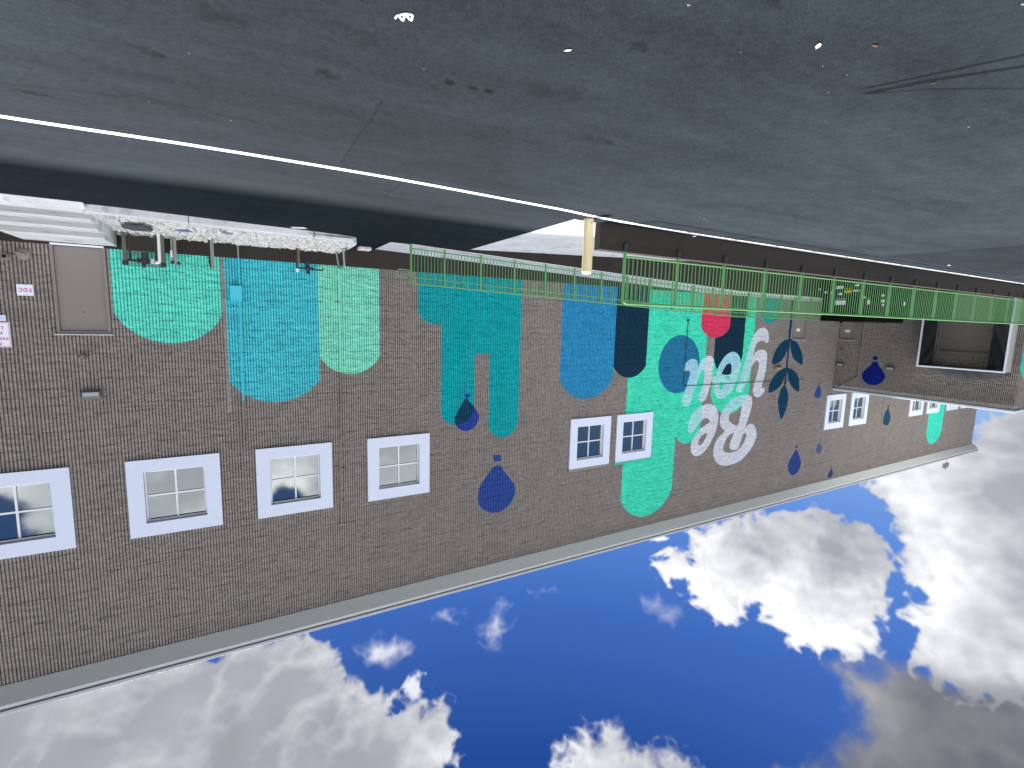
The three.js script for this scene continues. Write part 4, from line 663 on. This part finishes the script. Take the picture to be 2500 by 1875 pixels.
{
  const t = thing('guard_post', 'flat grey post with a black pipe behind it, in front of the brown paint gap', 'post', [0.39, 0, 0.5]);
  obj('post', rbox(-0.03, 0.045, 0.05, 0.93, -0.02, 0.03, 0.006, 1), M.post, t); obj('pipe', [bend([[0.07, 0.15, -0.04], [0.075, 0.78, -0.04], [0.05, 0.9, -0.04]], 0.022, 0.03, 10), new THREE.SphereGeometry(0.035, 10, 8).translate(0.07, 0.76, -0.03)], M.iron, t);
}
{
  const t = thing('pipe_hoop', 'bent grey steel pipe hoop at the end of the gravel bed', 'hoop', [-2.58, 0, 0]);
  obj('hoop', bend([[0.02, 0.1, 0.35], [-0.05, 0.68, 0.42], [-0.1, 0.69, 0.95], [-0.06, 0.1, 1.0]], 0.028, 0.11, 12), M.steel, t);
}
{ const t = thing('pole', 'short rusty pole beside the grey pipe hoop', 'pole', [-2.73, 0, 0.95]); obj('pole', [rod([0, 0.05, 0], [0, 0.47, 0], 0.022, 10), new THREE.SphereGeometry(0.026, 10, 8).translate(0, 0.47, 0)], M.rust, t); }
tag(obj('splash_block', rbox(-3.56, -3.2, 0.0, 0.1, 0.06, 0.36, 0.03, 3), M.concrete, scene), 'small white concrete block lying at the wall beyond the kerb end', 'block');
{ const t = thing('stone_slab', 'dark slate slab half sunk in the gravel by the steps', 'slab', [1.76, 0.2, 1.36], 0.1); obj('slab', extrude([[-0.22, -0.3], [0.2, -0.28], [0.26, 0.05], [0.15, 0.3], [-0.2, 0.27], [-0.28, 0]], 0.03, 0.008).rotateX(-Math.PI / 2), mat({ color: lin(0.1, 0.11, 0.12), roughness: 0.7, bumpMap: fine(3), bumpScale: 0.01 }), t); }
for (const [x, z, s, l] of [[0.92, 1.3, 0.2, 'crumpled blue plastic bag in the gravel, nearer the steps'], [0.05, 1.55, 0.14, 'smaller scrap of blue plastic in the gravel, farther from the steps']]) {
  const g = new THREE.SphereGeometry(1, 28, 18), q = g.attributes.position; for (let i = 0; i < q.count; i++) { const k = 0.75 + 0.5 * noise.noise(q.getX(i) * 2.3 + x, q.getY(i) * 2.3, q.getZ(i) * 2.3); q.setXYZ(i, q.getX(i) * k * s, q.getY(i) * k * 0.035, q.getZ(i) * k * s * 0.5); } g.computeVertexNormals();
  tag(obj('plastic_scrap', g.translate(x, ground(x, z) + 0.045, z), mat({ color: lin(0.16, 0.24, 0.36), roughness: 0.4 }), scene), l, 'plastic scrap');
}
// wall fittings
function wallLight(label, place) {
  const t = thing('wall_light', label, 'wall light', place.p, place.r, 'wedge shaped lights on the walls');
  const g = extrude([[0, -0.1], [0.14, -0.085], [0.17, 0.02], [0.1, 0.1], [0, 0.1]], 0.36, 0.006).rotateY(-Math.PI / 2).translate(0.18, 0, 0);
  obj('housing', g, M.lamp, t);
  obj('lens', extrude([[0.152, -0.07], [0.176, 0.015], [0.17, 0.018], [0.146, -0.067]], 0.3).rotateY(-Math.PI / 2).translate(0.15, 0, 0.012), M.lens, t);
  obj('back_plate', rbox(-0.2, 0.2, -0.12, 0.12, 0.0, 0.012, 0.004, 1), M.smoothBrown, t);
  return t;
}
wallLight('brown wedge shaped wall light above the door by the steps', { p: [3.02, 4.03, 0.006], r: 0 });
wallLight('wedge shaped wall light in the corner of the wing', { p: [WX + 0.006, 4.0, 0.3], r: Math.PI / 2 });
wallLight('yellowed wedge shaped wall light beside the deep blue drop', { p: [WX + 0.006, 3.98, 2.73], r: Math.PI / 2 });
function spot(label, p, r) {
  const t = thing('flood_lamp', label, 'lamp', p, r, 'small round lamps on the walls');
  obj('arm', [new THREE.CylinderGeometry(0.05, 0.05, 0.03, 14).rotateX(Math.PI / 2).translate(0, 0, 0.015), rod([0, 0, 0.02], [0.02, -0.02, 0.1], 0.016, 8)], M.lamp, t);
  obj('head', new THREE.CylinderGeometry(0.055, 0.035, 0.11, 16).rotateZ(-0.9).rotateY(0.6).translate(0.04, -0.03, 0.13), M.lamp, t);
}
spot('small round lamp above the brown door by the steps', [3.08, 3.12, 0.004], 0);
spot('small round lamp above the door in the wing corner', [WX + 0.004, 3.14, 0.33], Math.PI / 2);
{ const t = thing('flood_lamp', 'small tan lamp on the wall between the painted leaves', 'lamp', [-24.25, 4.03, 0.004], 0, 'small round lamps on the walls'); obj('arm', [rbox(-0.3, 0.02, -0.05, 0.07, 0, 0.08, 0.01)], M.iron, t); obj('head', [rbox(-0.12, 0.28, -0.03, 0.1, 0.05, 0.2, 0.02)], mat({ color: lin(0.3, 0.26, 0.18), roughness: 0.6 }), t); }
{ const t = thing('alarm_bell', 'round brown alarm bell low on the wall by the steps', 'bell', [4.0, 0.83, 0.004]);
  obj('gong', new THREE.LatheGeometry([[0, 0.075], [0.05, 0.07], [0.1, 0.05], [0.128, 0.02], [0.135, 0.0], [0.12, 0.0]].map((q) => new THREE.Vector2(...q)), 36).rotateX(Math.PI / 2), M.smoothBrown, t); obj('hub', [new THREE.SphereGeometry(0.035, 14, 10).translate(-0.02, 0, 0.08), rbox(-0.03, 0.12, -0.04, 0.0, 0.05, 0.085, 0.015)], M.smoothBrown, t); }
{ const t = thing('pipe_outlet', 'short brown pipe outlet with a dark mouth beside the alarm bell', 'outlet', [4.28, 0.9, 0.0]); obj('pipe', [new THREE.CylinderGeometry(0.05, 0.055, 0.12, 18, 1, true).rotateX(Math.PI / 2).translate(0, 0, 0.06), new THREE.TorusGeometry(0.053, 0.012, 8, 20).translate(0, 0, 0.12), rbox(-0.08, 0.08, -0.07, 0.07, 0, 0.012, 0.006)], M.smoothBrown, t); obj('mouth', new THREE.CylinderGeometry(0.046, 0.046, 0.01, 16).rotateX(Math.PI / 2).translate(0, 0, 0.07), M.black, t); }
// printed sign: the board has thickness, the print is its face
function sign(name, label, x0, x1, y0, y1, draw, border, z = 0.012) {
  const t = thing(name, label, 'sign', [(x0 + x1) / 2, (y0 + y1) / 2, z]);
  const w = x1 - x0, h = y1 - y0, cv = document.createElement('canvas'); cv.width = 512; cv.height = Math.round(512 * h / w);
  const g = cv.getContext('2d'); g.fillStyle = '#e9eaf2'; g.fillRect(0, 0, 512, cv.height); draw(g, 512, cv.height);
  const tx = new THREE.CanvasTexture(cv); tx.colorSpace = THREE.SRGBColorSpace; tx.magFilter = THREE.LinearFilter;
  obj('board', rbox(-w / 2, w / 2, -h / 2, h / 2, 0, 0.006, 0.012, 2), M.white, t);
  const r = 0.02, sh = new THREE.Shape(), a = w / 2 - 0.003, b = h / 2 - 0.003;
  sh.moveTo(-a + r, -b); sh.lineTo(a - r, -b); sh.quadraticCurveTo(a, -b, a, -b + r); sh.lineTo(a, b - r); sh.quadraticCurveTo(a, b, a - r, b); sh.lineTo(-a + r, b); sh.quadraticCurveTo(-a, b, -a, b - r); sh.lineTo(-a, -b + r); sh.quadraticCurveTo(-a, -b, -a + r, -b);
  const f = new THREE.ShapeGeometry(sh), uv = f.attributes.uv, ps = f.attributes.position; for (let i = 0; i < uv.count; i++) uv.setXY(i, ps.getX(i) / w + 0.5, ps.getY(i) / h + 0.5);
  obj('print', f.translate(0, 0, 0.0085), mat({ map: tx, roughness: 0.5 }), t);
  for (const y of [-1, 1]) obj('bolt', new THREE.CylinderGeometry(0.006, 0.006, 0.006, 10).rotateX(Math.PI / 2).translate(0, y * (h / 2 - 0.02), 0.011), M.steel, t);
}
const words = (g, s, x, y, px, color, weight = 'bold', align = 'center') => { g.fillStyle = color; g.font = `${weight} ${px}px sans-serif`; g.textAlign = align; g.textBaseline = 'middle'; g.fillText(s, x, y); };
sign('wall_sign', 'small white sign with red letters FDC above the alarm bell', 3.885, 4.165, 1.49, 1.74, (g, w, h) => words(g, 'FDC', w / 2, h * 0.5, 225, '#c22f7c', 'bold'));
sign('wall_sign', 'white no parking sign with red border at the edge of view', 4.335, 4.79, 2.33, 2.89, (g, w, h) => { g.strokeStyle = '#c0506a'; g.lineWidth = 12; g.strokeRect(22, 22, w - 44, h - 44); words(g, 'NO', w / 2, h * 0.14, 110, '#b8334f'); words(g, 'PARKING', w / 2, h * 0.34, 98, '#b8334f'); words(g, 'FIRE', w / 2, h * 0.57, 110, '#b8334f'); words(g, 'LANE', w / 2, h * 0.77, 110, '#b8334f'); });
sign('wall_sign', 'small pale blue sign just under the no parking sign', 4.385, 4.75, 2.18, 2.31, (g, w, h) => { g.fillStyle = '#c9d6ee'; g.fillRect(0, 0, w, h); g.strokeStyle = '#f4f6fb'; g.lineWidth = 12; g.strokeRect(14, 14, w - 28, h - 28); words(g, '———', w / 2, h / 2, 60, '#5b7fb5'); });
{ const t = thing('electrical_box', 'teal painted electrical box with its conduit on the teal arch', 'electrical box', [-0.07, 0, 0]);
  const tm = mat({ color: lin(0.05, 0.55, 0.68), roughness: 0.5 });
  obj('box', [rbox(-0.15, 0.13, 1.285, 1.7, 0.002, 0.14, 0.01, 2), rbox(-0.155, 0.135, 1.69, 1.705, 0.002, 0.15, 0.003, 1)], tm, t);
  obj('conduit', rod([-0.09, 1.7, 0.03], [-0.07, 4.36, 0.03], 0.024, 10), tm, t); obj('conduit', rod([-0.07, 4.36, 0.03], [-0.04, 5.68, 0.03], 0.024, 10), M.smoothBrown, t, 'brown upper length of the conduit');
  obj('conduit', rod([-0.1, 0.12, 0.04], [-0.1, 0.575, 0.04], 0.024, 10), M.post, t, 'grey foot of the conduit'); obj('conduit', rod([-0.1, 0.575, 0.04], [-0.1, 1.29, 0.04], 0.024, 10), tm, t);
  for (const y of [2.6, 3.6]) obj('strap', rbox(-0.13, -0.03, y, y + 0.025, 0.002, 0.057, 0.004, 1), tm, t); }
{ const t = thing('conduit', 'thin vertical pipe running from the pale mint arch up past the third window', 'pipe', [-2.68, 0, 0]);
  const lm = mat({ color: lin(0.27, 0.8, 0.6), roughness: 0.5 });
  obj('pipe', rod([-0.02, 0.58, 0.03], [-0.01, 3.64, 0.03], 0.022, 10), lm, t, 'mint painted lower length'); obj('pipe', [rod([-0.01, 3.64, 0.03], [0.05, 8.36, 0.03], 0.022, 10), rbox(0.0, 0.1, 8.33, 8.4, -0.02, 0.055, 0.01)], M.smoothBrown, t); for (const y of [1.6, 4.6, 5.6, 6.6, 7.6]) obj('strap', rbox(-0.05, 0.07, y, y + 0.025, 0.002, 0.055, 0.004, 1), M.smoothBrown, t); }
tag(obj('cable', [bend([[-17.38, 1.8, 0.03], [-17.37, 4.71, 0.03], [-26.75, 4.74, 0.03]], 0.014, 0.12, 8), rbox(-17.42, -17.34, 1.74, 1.82, 0.002, 0.06, 0.01)], M.iron, scene), 'black conduit running across the lettering and down the blue circle', 'conduit');
tag(obj('cable', bend([[WX + 0.03, 5.42, 0.05], [WX + 0.03, 4.58, 1.24], [WX + 0.03, 0.6, 1.24]], 0.026, 0.12, 8), M.smoothBrown, scene), 'brown conduit bent diagonally across the corner of the wing', 'conduit');
{ // container in the drive
  const t = thing('waste_container', 'black steel waste container standing in the drive with white and yellow stickers', 'container', [-24, 0, 0]);
  const y0 = driveY(-27) - 0.02;
  obj('body', [rbox(-3.6, 0, y0 + 0.1, 1.44, 2.05, 5.7, 0.03), ...[0, 1, 2, 3].map((i) => rbox(-3.62, 0.02, y0 + 0.25 + i * 0.45, y0 + 0.32 + i * 0.45, 2.03, 5.72, 0.01, 1))], M.soot, t);
  obj('hopper', [rbox(-3.4, 0.004, 1.442, 1.63, 2.03, 3.96, 0.02), rbox(-0.1, -0.02, 1.63, 1.72, 2.9, 2.96, 0.01)], M.soot, t);
  const st = [[1.75, 0.14, 0.18, 0.06], [2.1, 0.26, 0.1, 0.1], [2.38, 0.3, 0.12, 0.1], [2.6, 0.05, 0.3, 0.14], [2.72, 0.36, 0.16, 0.1], [2.62, 0.62, 0.42, 0.28], [3.3, 0.22, 0.26, 0.1], [3.38, 0.0, 0.16, 0.1], [3.75, 0.55, 0.08, 0.12], [3.92, 0.62, 0.12, 0.28], [4.45, 0.48, 0.09, 0.1], [4.46, 0.7, 0.13, 0.12], [4.5, 0.88, 0.08, 0.1], [5.25, 0.82, 0.08, 0.14]];
  for (const [z, y, w, h] of st) obj('sticker', rbox(0.004, 0.012, y, y + h, z, z + w, 0.002, 1), M.paper, t);
  obj('sticker', rbox(0.004, 0.012, 0.16, 0.38, 2.94, 3.24, 0.002, 1), M.yellow, t, 'yellow sticker');
}
{ const t = thing('roof_antenna', 'small box antenna on a thin pole on the far end of the roof', 'antenna', [-50.15, 0, -1]);
  obj('pole', rod([0, 11.2, 0], [0, 12.65, 0], 0.035, 8), M.steel, t); obj('panel', rbox(-0.45, 0.45, 12.6, 12.98, -0.06, 0.06, 0.02), M.lamp, t); obj('tip', new THREE.SphereGeometry(0.06, 10, 8).translate(0, 13.08, 0), M.lamp, t); }
// scraps on the asphalt
const whiteM = M.paper, leafM = mat({ color: lin(0.5, 0.43, 0.28), roughness: 0.8, side: THREE.DoubleSide }), redM = mat({ color: lin(0.045, 0.014, 0.01), roughness: 0.8, side: THREE.DoubleSide });
function leaf(label, x, z, s, m, turn) {
  const sh = [[-1, 0], [-0.5, 0.38], [0.2, 0.42], [1, 0.02], [0.2, -0.4], [-0.5, -0.34]];
  const g = extrude(sh, 0.05, 0.02).rotateX(-Math.PI / 2), q = g.attributes.position; for (let i = 0; i < q.count; i++) q.setY(i, q.getY(i) + 0.35 * q.getZ(i) ** 2 * 2 + 0.12 * q.getX(i) ** 2);
  g.scale(s, s, s); g.computeVertexNormals();
  const o = obj('fallen_leaf', g, m, scene); o.position.set(x, 0.004, z); o.rotation.y = turn; tag(o, label, 'leaf', 'dry leaves on the asphalt');
}
leaf('tan dry leaf on the asphalt, nearest the middle of the view', -2.23, 11.79, 0.03, leafM, 0.8); leaf('pale yellow dry leaf lying apart on the asphalt', -3.69, 12.79, 0.038, leafM, 2.3); leaf('red brown dry leaf beside the tyre scuffs', -4.02, 13.0, 0.03, redM, 0.2); leaf('dark red leaf lying on the tyre scuff', -5.0, 12.98, 0.022, redM, 1.2);
const fleckM = mat({ color: lin(0.16, 0.16, 0.155), roughness: 0.9 });
function scrap(label, x, z, s, flat = 0.4) {
  s *= 0.75; const g = new THREE.IcosahedronGeometry(1, 2), q = g.attributes.position; for (let i = 0; i < q.count; i++) { const k = 0.65 + 0.7 * noise.noise(q.getX(i) * 2 + x * 7, q.getY(i) * 2 + z * 3, q.getZ(i) * 2); q.setXYZ(i, q.getX(i) * k * s, q.getY(i) * k * s * flat, q.getZ(i) * k * s * 0.6); } g.computeVertexNormals();
  const o = obj('paper_scrap', g, s < 0.025 ? fleckM : whiteM, scene); o.position.set(x, s * flat * 0.5, z); tag(o, label, 'litter', 'paper scraps on the asphalt');
}
{ const o = obj('paper_scrap', [tube([[-0.09, 0.012, 0.02], [-0.06, 0.03, -0.03], [-0.02, 0.012, 0.02], [0.02, 0.035, -0.02], [0.05, 0.012, 0.02], [0.09, 0.02, -0.01]], 0.011, 30, 6), tube([[-0.09, 0.012, 0.02], [-0.03, 0.012, 0.035], [0.03, 0.014, 0.03]], 0.012, 20, 6)], whiteM, scene); o.position.set(-1.07, 0, 11.54); o.rotation.y = 0.6; o.scale.setScalar(0.7); tag(o, 'zigzag crumpled white paper strip alone on the near asphalt', 'litter', 'paper scraps on the asphalt'); }
scrap('tiny white scrap close to the zigzag paper strip', -1.42, 10.94, 0.014); scrap('white scrap at the near edge of the asphalt', -2.57, 12.61, 0.022); scrap('white scrap by the foot of the guard wall', -9.1, 7.16, 0.1, 0.25); scrap('white scrap on the far asphalt beyond the drive', -18.75, 8.43, 0.1, 0.2);
for (const [x, z, s, l] of [[-3.32, 12.44, 0.01, 'pale fleck just behind the pale yellow leaf'], [-4.01, 12.65, 0.012, 'pale fleck between the red brown leaf and the tyre scuffs'], [-4.3, 12.68, 0.013, 'pale fleck close before the start of the tyre scuffs'], [-4.49, 12.44, 0.014, 'pale fleck just past the start of the tyre scuffs'], [-6.34, 12.78, 0.02, 'pale fleck farthest out beyond the tyre scuffs'], [-7.8, 8.48, 0.03, 'largest of three white flecks before the guard wall'], [-7.6, 8.55, 0.022, 'white fleck nearest the bollard of three before the guard wall'], [-7.95, 8.42, 0.02, 'white fleck farthest from the bollard of three before the guard wall'], [-0.06, 8.81, 0.018, 'pale fleck on the open asphalt near the white line'], [0.22, 10.16, 0.012, 'pale fleck beside the dark stain'], [0.62, 8.9, 0.01, 'smallest pale fleck near the hairline crack']]) scrap(l, x, z, s);
scrap('crumpled white paper in the near corner of the view', -4.26, 13.69, 0.03, 0.5);
{ const o = tag(obj('paper_scrap', rbox(-0.16, 0.16, 0, 0.008, -0.09, 0.09, 0.003, 1), whiteM, scene), 'flat pale scrap on the shaded asphalt before the kerb', 'litter', 'paper scraps on the asphalt'); o.position.set(-1.4, 0.002, 2.4); o.rotation.y = 0.5; }

renderer.render(scene, camera);
